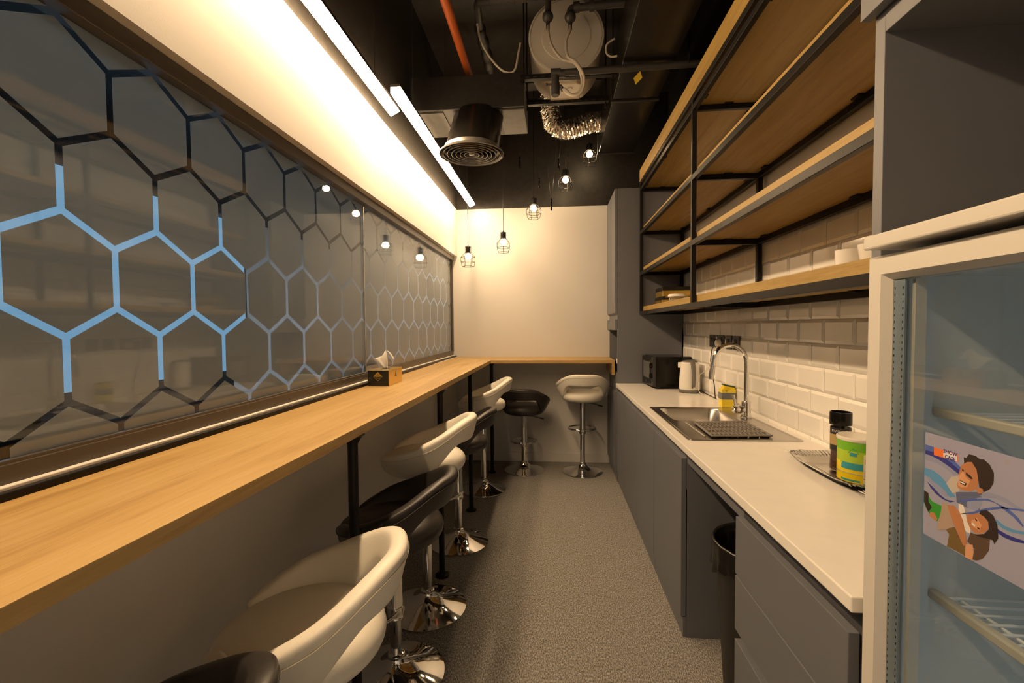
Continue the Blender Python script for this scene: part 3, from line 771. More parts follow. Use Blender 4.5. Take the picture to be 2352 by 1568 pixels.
def tray(cx, y0, y1, label, z=.9005, bothends=True):
    t = empty('serving_tray', (cx, (y0 + y1) / 2, z), label, 'tray', 'fluted steel serving trays')
    W, n = .108, 72
    ym = (y0 + y1) / 2; hl = (y1 - y0) / 2
    def ring(wx, wy, zz, fan=0.0, wave=0.0, dz=0.0):
        out = []
        for k in range(n):
            a = 2 * pi * k / n; c, s = cos(a), sin(a); e = .38
            px = math.copysign(abs(c) ** e, c); py = math.copysign(abs(s) ** e, s)
            f = max(0, abs(s) - .55) / .45
            w = wave * sin(k * pi) if False else wave * (1 if k % 2 else -1)
            out.append((cx + px * (wx + fan * .25 * f), ym + py * (wy + fan * f), zz + dz * f + w * f))
        return out
    m = MB(); m.loft([ring(.06, hl * .55, z), ring(W - .025, hl - .075, z + .0002), ring(W - .018, hl - .068, z + .004), ring(W - .008, hl - .058, z + .017), ring(W, hl - .05, z + .022, .02, .0018), ring(W + .006, hl - .045, z + .024, .038, .0022, .004), ring(W + .008, hl - .043, z + .022, .042, .001, .004), ring(W, hl - .05, z + .0195, .02), ring(W - .01, hl - .060, z + .013)], caps=False)
    b = ring(.06, hl * .55, z + .0008); o = len(m.v); m.v += b; m.f.append(list(range(o, o + n))); m.m.append(0)
    mesh('dish', m, 'chrome_dull', t, smooth=True)
    m = MB()
    for sgn in (1, -1):
        for k in range(-9, 10):
            x = cx + k * .011
            m.tube([(x, ym + sgn * (hl - .047), z + .0225), (cx + k * .0125, ym + sgn * (hl - .012), z + .0275)], .0018, 5)
    mesh('fluting', m, 'chrome_dull', t, smooth=True)
tray(1.012, 1.440, 1.870, 'fluted steel tray carrying the coffee jar and green tin')
tray(1.010, .985, 1.425, 'second fluted steel tray mostly hidden behind the fridge edge')
def jars():
    z = .9025
    x, y = 1.011, 1.692
    J = lambda pr: [(r_ * .87, z + (z_ - z) * .94) for r_, z_ in pr]
    t = empty('coffee_jar', (x, y, z), 'tall glass coffee jar with black lid on the steel tray', 'jar')
    m = MB(); m.lathe(J([(.030, z), (.036, z + .004), (.037, z + .012), (.0345, z + .05), (.033, z + .066), (.0352, z + .075), (.0352, z + .165), (.032, z + .172), (.032, z + .176)]), (x, y, 0), 36); mesh('glass_body', m, 'jar_glass', t, smooth=True)
    m = MB(); m.lathe(J([(.028, z + .003), (.034, z + .006), (.0345, z + .012), (.0322, z + .05), (.031, z + .066), (.0325, z + .1), (.03, z + .135)]), (x, y, 0), 30); mesh('coffee_granules', m, 'coffee_brown', t, smooth=True)
    m = MB(); m.lathe(J([(.0375, z + .174), (.0385, z + .177), (.0385, z + .218), (.037, z + .222), (.034, z + .2225), (.0335, z + .2195)]), (x, y, 0), 36); m.lathe(J([(.0335, z + .2195), (.0005, z + .2195)]), (x, y, 0), 36); mesh('lid', m, 'black_gloss', t, smooth=True)
    m = MB(); m.lathe(J([(.0357, z + .078), (.0359, z + .10)]), (x, y, 0), 36, caps=False, mi=0); m.lathe(J([(.0359, z + .10), (.0359, z + .140)]), (x, y, 0), 36, caps=False, mi=1); m.lathe(J([(.0359, z + .140), (.0357, z + .164)]), (x, y, 0), 36, caps=False, mi=0); mesh('label', m, ['label_black', 'label_gold'], t, smooth=True)
    def wrap(u, v, w):
        a = radians(-128) + u / .0315; r = .0315 + w
        return (x + r * cos(a), y + r * sin(a), z + .143 + v)
    text('label_lettering', 'DAVIDOFF', .0105, 'art_white', t, wrap, .0003)
    x, y = 1.012, 1.594
    t = empty('milk_powder_tin', (x, y, z), 'green and yellow milk powder tin with clear lid on the tray', 'tin')
    r = .061
    bands = [(0, .020, 'tin_yellow'), (.020, .026, 'tin_yellow'), (.030, .034, 'tin_band'), (.034, .072, 'tin_yellow'), (.072, .100, 'tin_lime'), (.100, .138, 'tin_green')]
    m = MB(); mats = ['tin_yellow', 'tin_band', 'tin_lime', 'tin_green']
    prof = [(r - .002, 0.0), (r, .003), (r, .028), (r + .0004, .030), (r + .0004, .033), (r, .034), (r, .066), (r, .104), (r, .137)]
    ids = [0, 0, 0, 1, 0, 0, 2, 3]
    for i in range(len(prof) - 1): m.lathe([(prof[i][0], z + prof[i][1]), (prof[i + 1][0], z + prof[i + 1][1])], (x, y, 0), 48, mi=ids[i], caps=False)
    m.lathe([(r - .002, z), (.0005, z)], (x, y, 0), 48, caps=False)
    mesh('can', m, mats, t, smooth=True)
    m = MB(); m.lathe([(r + .001, z + .134), (r + .003, z + .137), (r + .003, z + .144), (r, z + .147), (r - .003, z + .147), (r - .004, z + .1445), (.0005, z + .1445)], (x, y, 0), 48, caps=False); mesh('lid', m, 'lid_clear', t, smooth=True)
    def patch(a0, a1, za, zb, mi, mb, rr=.0006, n=10):
        v = []
        for k in range(n + 1):
            a = radians(a0 + (a1 - a0) * k / n)
            for zz in (za, zb): v.append((x + (r + rr) * cos(a), y + (r + rr) * sin(a), z + zz))
        mb.add(v, [(2 * k, 2 * k + 2, 2 * k + 3, 2 * k + 1) for k in range(n)], mi)
    m = MB(); patch(-172, -100, .044, .066, 0, m); patch(-172, -120, .006, .012, 0, m); patch(-146, -128, .088, .100, 0, m)
    patch(-178, -150, .068, .086, 1, m); patch(-176, -168, .060, .070, 1, m, .0009)
    v = [(x + (r + .0008) * cos(radians(a)), y + (r + .0008) * sin(radians(a)), z + zz) for a, zz in ((-152, .098), (-122, .098), (-137, .116))]
    m.add(v, [(0, 1, 2)], 2)
    patch(-112, -78, .004, .098, 3, m, .0010); patch(-104, -86, .098, .108, 3, m, .0010); patch(-106, -84, .110, .120, 4, m, .0010)
    patch(-108, -82, .066, .084, 5, m, .0013); patch(-96, -80, .006, .042, 2, m, .0013); patch(-112, -78, .018, .021, 6, m, .0014)
    for k in range(7): patch(-109, -98, .028 + k * .005, .0295 + k * .005, 6, m, .0013, 4)
    mesh('printed_panel', m, ['tin_teal', 'tin_lime', 'print_green', 'print_cream', 'lid_clear', 'print_orange', 'label_gold'], t)
jars()

def tall_cabinet():
    t = empty('tall_cabinet', (.87, 4.46, 0), 'tall grey cabinet in the corner with an open niche', 'cabinet')
    x0, x1, y0, y1, zt = .580, 1.1595, 4.163, 4.748, 2.640
    m = MB(); m.box(x0, y0, 0, x1, y0 + .018, zt); m.box(x0, y1 - .018, 0, x1, y1, zt); m.box(x0, y0 + .018, .0, x1, y1 - .018, .985); m.box(x0, y0 + .018, 1.375, x1, y1 - .018, zt); m.box(x1 - .018, y0, .98, x1, y1, 1.38)
    mesh('carcass', m, 'cabinet_grey', t, bevel=.001)
    m = MB(); m.prism([(x0 - .022, 1.535), (x0 - .002, 1.517), (x0 - .002, zt), (x0 - .022, zt)], y0 + .002, y1 - .002, tf=lambda x, z, y: (x, y, z)); mesh('door', m, 'cabinet_grey', t, bevel=.001)
    m = MB(); m.box(x0 - .022, y0 + .002, 1.380, x0 - .002, y1 - .002, 1.475); mesh('drawer', m, 'cabinet_grey', t, bevel=.001)
    m = MB(); m.box(x0 - .020, y0 + .002, .095, x0 - .002, y1 - .002, .822); mesh('door', m, 'cabinet_grey', t, bevel=.001)
    m = MB(); m.box(x0 + .012, y0 + .002, 0, x0 + .02, y1 - .002, .09); mesh('plinth', m, 'cabinet_grey', t)
    x, y, z = .622, 4.33, .9855
    b = empty('water_bottle', (x, y, z), 'small clear water bottle with blue cap in the tall cabinet niche', 'bottle')
    m = MB(); m.lathe([(.026, z), (.030, z + .006), (.030, z + .06), (.028, z + .068), (.030, z + .076), (.030, z + .135), (.026, z + .16), (.014, z + .19), (.012, z + .196), (.012, z + .203)], (x, y, 0), 24); mesh('body', m, 'bottle_plastic', b, smooth=True)
    m = MB(); m.lathe([(.015, z + .200), (.015, z + .222), (.013, z + .224), (.0005, z + .2245)], (x, y, 0), 20); mesh('cap', m, 'cap_blue', b, smooth=True)
    m = MB(); m.lathe([(.0305, z + .078), (.0305, z + .125)], (x, y, 0), 24, caps=False); mesh('label', m, 'art_white', b, smooth=True)
    for dx, dy, h in ((.0, .075, .10),):
        k = empty('dark_cup', (x + dx, y + dy, z), 'small dark cup behind the water bottle in the niche', 'cup')
        m = MB(); m.lathe([(.024, z), (.028, z + .004), (.034, z + h), (.032, z + h), (.026, z + .006), (.0005, z + .006)], (x + dx, y + dy, 0), 24); mesh('body', m, 'black_gloss', k, smooth=True)
tall_cabinet()

# ------------------------------------------------------------------ hanging shelves
def shelves():
    t = empty('hanging_shelf_unit', (.95, 2.55, 1.515), 'wall hung black steel frame with oak shelves above the worktop', 'shelf')
    X0, X1, Y0, Y1, s = .770, 1.145, .935, 4.148, .025
    rails = [(1.515, .030), (1.862, .030), (2.220, .030), (2.600, .028), (2.655, .028)]
    ymid = 2.635
    for x in (X0, X1 - s):
        for y in (Y0, ymid - s / 2, Y1 - s):
            m = MB(); m.box(x + .0005, y, 1.5155, x + s - .0005, y + s, 2.682); mesh('post', m, 'black_steel', t)
    for i, (z, h) in enumerate(rails):
        m = MB()
        for x in (X0, X1 - s): m.box(x, Y0, z, x + s, Y1, z + h)
        for y in (Y0, ymid - s / 2, Y1 - s): m.box(X0 + s, y, z, X1 - s, y + s, z + h)
        if i < 4:
            for ya, yb in ((Y0 + s, ymid - s / 2), (ymid + s / 2, Y1 - s)):      # clips that hold the board
                for q in (.06, .5, .94):
                    y = ya + (yb - ya) * q
                    m.box(X0 + s, y - .022, z + h - .008, X0 + s + .022, y + .022, z + h - .001); m.box(X1 - s - .022, y - .022, z + h - .008, X1 - s, y + .022, z + h - .001)
                for q, yy in ((.5, ya), (.5, yb)):
                    xm = (X0 + X1) / 2; d = .022 if yy == ya else -.022
                    m.box(xm - .022, min(yy, yy + d), z + h - .008, xm + .022, max(yy, yy + d), z + h - .001)
        mesh('steel_rail', m, 'black_steel', t, bevel=.0015)
        if i < 4:
            for ya, yb in ((Y0 + .001, ymid - s / 2 - .002), (ymid + s / 2 + .002, Y1 - s - .002)):
                m = MB(); m.box(X0 + s + .003, ya, z + h - .001, X1 - s - .002, yb, z + h + .042); mesh('shelf_board', m, 'oak_shelf', t, bevel=.001)
    m = MB(); m.box(X0 - .002, Y0, 2.6835, X0 + .02, Y1 - .002, 2.786); mesh('fascia_board', m, 'oak_shelf', t, bevel=.001)
    m = MB(); m.box(X0 + .02, Y0, 2.745, X1, Y1 - .002, 2.765); mesh('top_board', m, 'oak_shelf', t)
shelves()
def shelf_things():
    z = 1.5873
    for i, (h, dx, lb) in enumerate(((.066, 0, 'lower gold and black gift box on the bottom oak shelf'), (.078, .004, 'upper gold and black gift box stacked on the bottom oak shelf'))):
        x0, x1, y0, y1 = .880 + dx, 1.100, 3.780, 4.02
        t = empty('gift_box', ((x0 + x1) / 2, 3.9, z), lb, 'box', 'gold gift boxes')
        zz = z
        m = MB(); m.box(x0, y0, zz, x1, y1, zz + h * .62); mesh('box_body', m, 'gold_foil', t, bevel=.002)
        m = MB(); m.box(x0 - .003, y0 - .003, zz + h * .58, x1 + .003, y1 + .003, zz + h - .0005); mesh('lid', m, 'box_black', t, bevel=.002)
        m = MB(); m.box(x0 - .0008, y0 - .0008, zz + .001, x0 + .006, y0 + .004, zz + h * .56); mesh('corner_trim', m, 'label_gold', t)
        z += h
    z = 1.5873; x, y = .868, 3.30
    t = empty('coffee_cup', (x, y, z), 'white cup with a saucer resting on top, on the bottom oak shelf', 'cup')
    m = MB(); m.lathe([(.022, z), (.026, z + .003), (.036, z + .018), (.038, z + .030), (.035, z + .030), (.022, z + .006), (.0005, z + .005)], (x, y, 0), 32); mesh('bowl', m, 'white_ceramic', t, smooth=True)
    m = MB(); m.tube(spline([(x - .030, y - .012, z + .026), (x - .050, y - .020, z + .024), (x - .052, y - .02, z + .010), (x - .028, y - .012, z + .007)], 6), .0045, 8); mesh('handle', m, 'white_ceramic', t, smooth=True)
    t = empty('saucer', (x, y, z + .031), 'white saucer lying upside down on the cup, bottom oak shelf', 'saucer')
    m = MB(); m.lathe([(.076, z + .0305), (.077, z + .0325), (.060, z + .036), (.054, z + .050), (.050, z + .051), (.0005, z + .0505)], (x, y, 0), 40); mesh('plate', m, 'white_ceramic', t, smooth=True)
    x, y = 1.005, 1.655
    t = empty('coffee_mug', (x, y, z), 'white straight mug with round handle on the bottom oak shelf', 'mug')
    m = MB(); m.lathe([(.034, z), (.038, z + .003), (.040, z + .084), (.037, z + .084), (.035, z + .006), (.0005, z + .005)], (x, y, 0), 36); mesh('body', m, 'white_ceramic', t, smooth=True)
    m = MB(); m.tube(spline([(x + .012, y - .037, z + .070), (x + .016, y - .062, z + .068), (x + .016, y - .066, z + .038), (x + .010, y - .036, z + .018)], 7), .005, 8); mesh('handle', m, 'white_ceramic', t, smooth=True)
    x, y = .995, 1.500
    t = empty('ceramic_bowl', (x, y, z), 'white rounded bowl beside the mug on the bottom oak shelf', 'bowl')
    m = MB(); m.lathe([(.026, z), (.030, z + .003), (.044, z + .03), (.052, z + .078), (.049, z + .078), (.040, z + .03), (.0005, z + .008)], (x, y, 0), 40); mesh('body', m, 'white_ceramic', t, smooth=True)
shelf_things()

# ------------------------------------------------------------------ fridge and its surround
# outlines printed on the flat door sticker, as (y, z) on the door plane
ART = [
    (1, 'art_blue', [(0.7728,1.2281), (0.7562,1.228), (0.7407,1.2249), (0.7241,1.2189), (0.7082,1.2105), (0.7095,1.2052), (0.7255,1.2128), (0.7421,1.218), (0.7578,1.2201), (0.7729,1.219)]),
    (1, 'art_navy', [(0.7729,1.219), (0.7578,1.2201), (0.7421,1.218), (0.7255,1.2128), (0.7095,1.2052), (0.7125,1.2001), (0.7269,1.2053), (0.7436,1.2103), (0.7593,1.213), (0.7731,1.2129)]),
    (1, 'art_haze', [(0.7731,1.2129), (0.7593,1.213), (0.7436,1.2103), (0.7269,1.2053), (0.7125,1.2001), (0.7202,1.1954), (0.735,1.2013), (0.7503,1.2046), (0.7732,1.2037)]),
    (1, 'art_lightblue', [(0.7732,1.1905), (0.7587,1.1916), (0.7447,1.1881), (0.7344,1.1814), (0.7226,1.1698), (0.7162,1.1652), (0.7256,1.1609), (0.7355,1.1637), (0.7493,1.1704), (0.7637,1.1773), (0.7732,1.1787)]),
    (2, 'art_navy', [(0.768,1.1706), (0.7562,1.165), (0.7438,1.1584), (0.732,1.1549), (0.7175,1.1577), (0.7254,1.1532), (0.7386,1.1531), (0.7507,1.1566), (0.7615,1.1631)]),
    (3, 'art_green', [(0.7731,1.1544), (0.7648,1.1529), (0.7637,1.1472), (0.7573,1.1422), (0.7383,1.1423), (0.7341,1.1418), (0.7397,1.1345), (0.7429,1.1244), (0.7469,1.1153), (0.7566,1.1171), (0.7639,1.123), (0.7695,1.1283), (0.7735,1.1359)]),
    (4, 'art_hair', [(0.7732,1.154), (0.7648,1.1529), (0.764,1.1396), (0.7577,1.1331), (0.7639,1.1223), (0.7727,1.1355)]),
    (4, 'art_skin', [(0.7629,1.1175), (0.7595,1.1249), (0.7524,1.1263), (0.747,1.1182), (0.7503,1.1146)]),
    (3, 'art_haze', [(0.7701,1.1789), (0.7628,1.1784), (0.7564,1.1745), (0.7477,1.1724), (0.7323,1.1663), (0.7289,1.1604), (0.7337,1.1586), (0.7491,1.1616), (0.7598,1.1681)]),
    (2, 'art_shirt', [(0.7249,1.1917), (0.7124,1.198), (0.7075,1.1879), (0.7117,1.1739), (0.7226,1.1684), (0.7327,1.1791)]),
    (2, 'art_slate', [(0.7164,1.1722), (0.6754,1.1872), (0.6752,1.1781), (0.6789,1.1607), (0.6975,1.1559), (0.7144,1.1575)]),
    (3, 'art_haze', [(0.6978,1.1667), (0.6753,1.1807), (0.6749,1.1689), (0.683,1.1577), (0.6975,1.1559)]),
    (4, 'art_skin', [(0.7083,1.2139), (0.7024,1.2212), (0.6936,1.2251), (0.6848,1.2198), (0.6808,1.2025), (0.6833,1.1903), (0.6924,1.1816), (0.7042,1.1791), (0.7126,1.1791), (0.7151,1.1838), (0.7115,1.192), (0.7125,1.2001)]),
    (5, 'art_skin_light', [(0.7112,1.1991), (0.705,1.2066), (0.7006,1.1998), (0.6942,1.1959), (0.6984,1.1856), (0.7073,1.1824), (0.7133,1.1838)]),
    (6, 'art_hair', [(0.7048,1.2273), (0.7011,1.227), (0.6968,1.2337), (0.6867,1.2345), (0.6795,1.2313), (0.674,1.2329), (0.6658,1.2283), (0.6595,1.2187), (0.6598,1.2058), (0.6648,1.195), (0.6727,1.1882), (0.6797,1.1909), (0.6815,1.2022), (0.6847,1.2158), (0.6921,1.224), (0.6994,1.222), (0.7038,1.218)]),
    (7, 'art_skin', [(0.6853,1.1882), (0.6798,1.1922), (0.6739,1.1914), (0.6754,1.1852), (0.6809,1.1828)]),
    (7, 'art_hair', [(0.7008,1.2066), (0.6927,1.2038), (0.6897,1.2001), (0.6929,1.1994), (0.7004,1.2027)]),
    (7, 'art_hair', [(0.7069,1.2101), (0.7035,1.2082), (0.7047,1.206), (0.7068,1.2071)]),
    (7, 'art_hair', [(0.7102,1.1925), (0.6985,1.191), (0.7007,1.1868), (0.709,1.1873)]),
    (8, 'art_white', [(0.7094,1.1913), (0.7007,1.1899), (0.702,1.1881), (0.7091,1.189)]),
    (4, 'art_haze', [(0.6794,1.1804), (0.6673,1.1902), (0.6541,1.1912), (0.6415,1.1909), (0.6292,1.1871), (0.6196,1.1849), (0.6195,1.1819), (0.6315,1.1825), (0.6438,1.185), (0.6566,1.1852), (0.6684,1.1819)]),
    (5, 'art_blue', [(0.716,1.1596), (0.6863,1.1738), (0.6671,1.1812), (0.6512,1.1796), (0.6386,1.1784), (0.6264,1.1724), (0.619,1.1647), (0.6203,1.1627), (0.6323,1.1705), (0.6447,1.1749), (0.6564,1.1795), (0.6697,1.1778), (0.6863,1.1709), (0.7037,1.1627)]),
    (5, 'art_blue', [(0.7093,1.1428), (0.6887,1.154), (0.6694,1.1672), (0.6511,1.1765), (0.6196,1.1855), (0.6195,1.183), (0.6448,1.1765), (0.6666,1.1657), (0.6886,1.1507)]),
    (3, 'art_lightblue', [(0.6558,1.1586), (0.6429,1.1541), (0.6307,1.1546), (0.6187,1.1576), (0.6186,1.154), (0.6329,1.1499), (0.6453,1.1493), (0.6543,1.1528)]),
    (4, 'art_navy', [(0.6528,1.1458), (0.6401,1.1441), (0.628,1.1448), (0.6184,1.1463), (0.6183,1.1427), (0.6302,1.1394), (0.6437,1.1386), (0.6527,1.1408)]),
    (4, 'art_skin', [(0.6973,1.1477), (0.683,1.1557), (0.6717,1.1544), (0.6648,1.1483), (0.6658,1.1387), (0.6738,1.1292), (0.6835,1.1253), (0.6923,1.1281), (0.6984,1.1349)]),
    (5, 'art_skin_light', [(0.6911,1.1395), (0.6827,1.1484), (0.6748,1.1412), (0.678,1.1318), (0.6881,1.134)]),
    (6, 'art_hair', [(0.6774,1.16), (0.668,1.1652), (0.6585,1.1613), (0.653,1.1521), (0.6521,1.1436), (0.6512,1.1339), (0.6561,1.1238), (0.6588,1.1277), (0.6682,1.1258), (0.6764,1.1233), (0.6878,1.1234), (0.6821,1.1247), (0.671,1.1304), (0.6645,1.1399), (0.6655,1.1499), (0.6717,1.1544), (0.6787,1.1555)]),
    (7, 'art_white', [(0.6894,1.1389), (0.6838,1.1373), (0.6852,1.1342), (0.6902,1.1358)]),
    (7, 'art_hair', [(0.6841,1.1472), (0.6809,1.1452), (0.6823,1.1433), (0.6848,1.1449)]),
    (7, 'art_hair', [(0.6807,1.136), (0.6767,1.1351), (0.6781,1.1332), (0.6812,1.1341)]),
    (5, 'art_white', [(0.7112,1.1573), (0.7036,1.1576), (0.7003,1.1492), (0.697,1.1369), (0.6908,1.1274), (0.6921,1.1214), (0.698,1.1214), (0.7058,1.1303), (0.7108,1.1407)]),
    (6, 'art_skin', [(0.7301,1.147), (0.7189,1.1515), (0.7094,1.1455), (0.7029,1.1344), (0.6986,1.117), (0.696,1.1045), (0.7019,1.0989), (0.7115,1.1138), (0.7215,1.1292)]),
    (5, 'art_shirt2', [(0.7385,1.1495), (0.7285,1.1491), (0.7216,1.132), (0.718,1.1207), (0.7323,1.1086), (0.7457,1.1026), (0.7468,1.1124), (0.7413,1.1294)]),
    (4, 'art_khaki', [(0.7323,1.1101), (0.7164,1.12), (0.7099,1.1104), (0.6989,1.1003), (0.6985,1.0854), (0.7139,1.086), (0.7291,1.0849), (0.7256,1.1045)]),
    (6, 'art_skin_light', [(0.6982,1.1034), (0.6873,1.1074), (0.6856,1.0974), (0.6874,1.0854), (0.6984,1.084)]),
    (5, 'art_brown', [(0.6907,1.1234), (0.6764,1.124), (0.6628,1.1271), (0.6637,1.111), (0.6727,1.0946), (0.681,1.0883), (0.687,1.0865), (0.6843,1.1034), (0.6961,1.1085)]),
    (2, 'art_orange', [(0.7566,1.2279), (0.7146,1.2289), (0.7142,1.2173), (0.7562,1.2158)]),
    (3, 'art_white', [(0.7394,1.2271), (0.7156,1.2279), (0.7153,1.2181), (0.7391,1.2174)]),
    (2, 'art_hole', [(0.7594,1.2397), (0.7598,1.2378), (0.7612,1.2362), (0.7632,1.2352), (0.7651,1.2352), (0.7666,1.2361), (0.7672,1.2378), (0.7667,1.2397), (0.7653,1.2414), (0.7634,1.2423), (0.7614,1.2423), (0.7599,1.2414)]),
    (2, 'art_hole', [(0.6395,1.2394), (0.6399,1.2374), (0.6411,1.2356), (0.6428,1.2346), (0.6445,1.2346), (0.6458,1.2356), (0.6463,1.2373), (0.6459,1.2394), (0.6447,1.2412), (0.643,1.2422), (0.6413,1.2422), (0.64,1.2412)]),
    (2, 'art_hole', [(0.7594,1.1046), (0.7599,1.1026), (0.7613,1.1007), (0.7632,1.0993), (0.7652,1.0989), (0.7667,1.0996), (0.7673,1.1012), (0.7668,1.1032), (0.7654,1.1052), (0.7634,1.1065), (0.7615,1.1069), (0.76,1.1062)]),
]
def fridge():
    t = empty('display_fridge', (.86, .58, 0), 'white display fridge with glass door at the right edge', 'fridge')
    y0, y1 = .285, .884
    xb0, xb1 = .628, 1.130
    th = .028
    m = MB()
    m.box(xb0, y0 + .008, .06, xb1, y0 + .008 + th, 1.532); m.box(xb0, y1 - .008 - th, .06, xb1, y1 - .008, 1.532)
    m.box(xb0, y0 + .008, 1.502, xb1, y1 - .008, 1.532); m.box(xb0, y0 + .008, .06, xb1, y1 - .008, .30); m.box(xb1 - .02, y0 + .008, .06, xb1, y1 - .008, 1.532)
    mesh('cabinet_body', m, 'fridge_white', t, bevel=.004)
    m = MB(); a, b, c, d = xb0 + .002, xb1 - .021, y0 + .0365, y1 - .0365
    v = [(a, c, .301), (b, c, .301), (b, d, .301), (a, d, .301), (a, c, 1.500), (b, c, 1.500), (b, d, 1.500), (a, d, 1.500)]
    m.add(v, [(0, 1, 2, 3), (7, 6, 5, 4), (1, 2, 6, 5), (0, 1, 5, 4), (3, 2, 6, 7)]); 
    mesh('liner', m, 'fridge_liner', t)
    m = MB(); m.box(b - .05, .40, .80, b - .002, .70, 1.47); mesh('evaporator_panel', m, 'fridge_liner', t, bevel=.02, bseg=4)
    # door: white outer frame, bevelled inward
    xo, fw = .570, .043
    def rect(x, i): return [(x, y0 + i, .055 + i), (x, y1 - i, .055 + i), (x, y1 - i, 1.539 - i), (x, y0 + i, 1.539 - i)]
    m = MB(); m.loft([rect(.622, 0), rect(xo + .004, 0), rect(xo, .004), rect(xo, fw - .010), rect(xo + .014, fw), rect(.622, fw)], caps=False)
    n = len(m.v); m.f += [[n - 4 + i, n - 4 + (i + 1) % 4, (i + 1) % 4, i] for i in range(4)]; m.m += [0] * 4
    mesh('door_frame', m, 'fridge_white', t)
    m = MB(); m.box(.590, y0 + fw, .055 + fw, .594, y1 - fw, 1.539 - fw); mesh('door_glass', m, 'fridge_glass', t)
    m = MB(); m.box(.5845, y1 - fw - .0245, .10, .5895, y1 - fw - .0005, 1.494); mesh('mirror_strip', m, 'strip_chrome', t, bevel=.001)
    m = MB()
    for k in range(120):
        z = .11 + k * .0115
        for yy in (y1 - fw - .0215, y1 - fw - .0035): m.box(.5838, yy - .0005, z, .5846, yy + .0005, z + .004)
    mesh('strip_perforation', m, 'black_plastic', t)
    m = MB(); m.box(.595, y1 - fw - .034, .10, .612, y1 - fw - .027, 1.494); mesh('door_gasket', m, 'gasket', t)
    # wire shelves with a front lip
    for z in (1.265, .945, .62):
        m = MB()
        for k in range(22): m.tube([(.668, c + .02 + k * .0235, z), (1.05, c + .02 + k * .0235, z)], .0025, 6)
        for xx in (.70, 1.04): m.tube([(xx, c + .01, z - .004), (xx, d - .004, z - .004)], .003, 6)
        s = mesh('wire_shelf', m, 'wire_white', t)
        m = MB(); m.box(.655, c + .006, z - .006, .670, d - .001, z + .010); l = mesh('shelf_lip', m, 'gasket', s, bevel=.003)
    m = MB(); m.cyl((.645, .345, .40), .008, 1.0, 12); mesh('interior_fill', m, 'fridge_fill', t)  # unseen glowing tube added to brighten the fridge inside
    # maker's embossed plate inside
    yb = .600
    m = MB(); m.prism([(yb + .028 * cos(a) + (.03 if cos(a) > 0 else -.03), 1.405 + .014 * sin(a)) for a in [2 * pi * k / 28 + .01 for k in range(28)]], b - .0525, b - .0502, tf=lambda y, z, x: (x, y, z)); mesh('badge_rim', m, 'rubber_grey', t)
    m = MB(); m.prism([(yb + .025 * cos(a) + (.03 if cos(a) > 0 else -.03), 1.405 + .011 * sin(a)) for a in [2 * pi * k / 28 + .01 for k in range(28)]], b - .0535, b - .0526, tf=lambda y, z, x: (x, y, z)); mesh('badge_plate', m, 'fridge_liner', t)
    text('badge_lettering', 'SUPER', .016, 'rubber_grey', t, lambda u, v, w: (b - .0538 - w, yb + .0 - u, 1.405 + v), .0003)
    # sticker on the outside of the glass
    X = .5895
    m = MB(); names = ['sticker_base', 'art_blue', 'art_navy', 'art_haze', 'art_lightblue', 'art_green', 'art_hair', 'art_skin', 'art_skin_light', 'art_shirt', 'art_shirt2', 'art_slate', 'art_khaki', 'art_brown', 'art_orange', 'art_white', 'art_hole']
    m.box(X - .0004, .35, 1.0845, X, .7735, 1.2478, 0)
    for lvl, mt, P in ART:
        m.add([(X - .0004 - .00005 * lvl, y, z) for y, z in P], [tuple(range(len(P)))], names.index(mt))
    s = mesh('door_sticker', m, names, t, label='lavender sticker of a smiling man and child')
    text('sticker_lettering', 'SHOW\nCASE', .0078, 'art_navy', s, lambda u, v, w: (X - .0004 - .0004 - w, .7272 - u, 1.2227 + v + .0004), .0001, bold=.0001)
fridge()
def surround():
    t = empty('fridge_surround', (.88, .58, 0), 'grey cabinet surround with dark open niche above the fridge', 'cabinet')
    m = MB(); m.box(.600, .897, .9015, 1.148, .922, 2.0); mesh('side_panel', m, 'cabinet_grey', t, bevel=.001)
    m = MB(); m.box(.600, .23, 0, 1.148, .255, 2.0); mesh('side_panel', m, 'cabinet_grey', t, bevel=.001)
    m = MB(); m.box(.600, .255, 1.946, 1.148, .897, 1.996); mesh('top_panel', m, 'cabinet_grey', t, bevel=.001)
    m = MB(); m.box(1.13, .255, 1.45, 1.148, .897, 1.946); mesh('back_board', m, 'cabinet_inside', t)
    m = MB(); m.box(.600, .23, 2.0, 1.148, .922, ZB); mesh('upper_carcass', m, 'cabinet_grey', t)
    m = MB(); m.box(.578, .232, 1.985, .598, .930, ZB); mesh('upper_door', m, 'cabinet_grey', t, bevel=.001)
    m = MB(); m.box(.64, .80, 1.50, .66, .897, 1.5485); m.box(.64, .255, 1.50, .66, .30, 1.5485); mesh('shelf_bracket', m, 'cabinet_grey', t)
    m = MB(); m.box(.548, .262, 1.549, 1.125, .864, 1.5725); mesh('slab_shelf', m, 'fridge_white', t, bevel=.003, label='white slab shelf above the fridge')
surround()

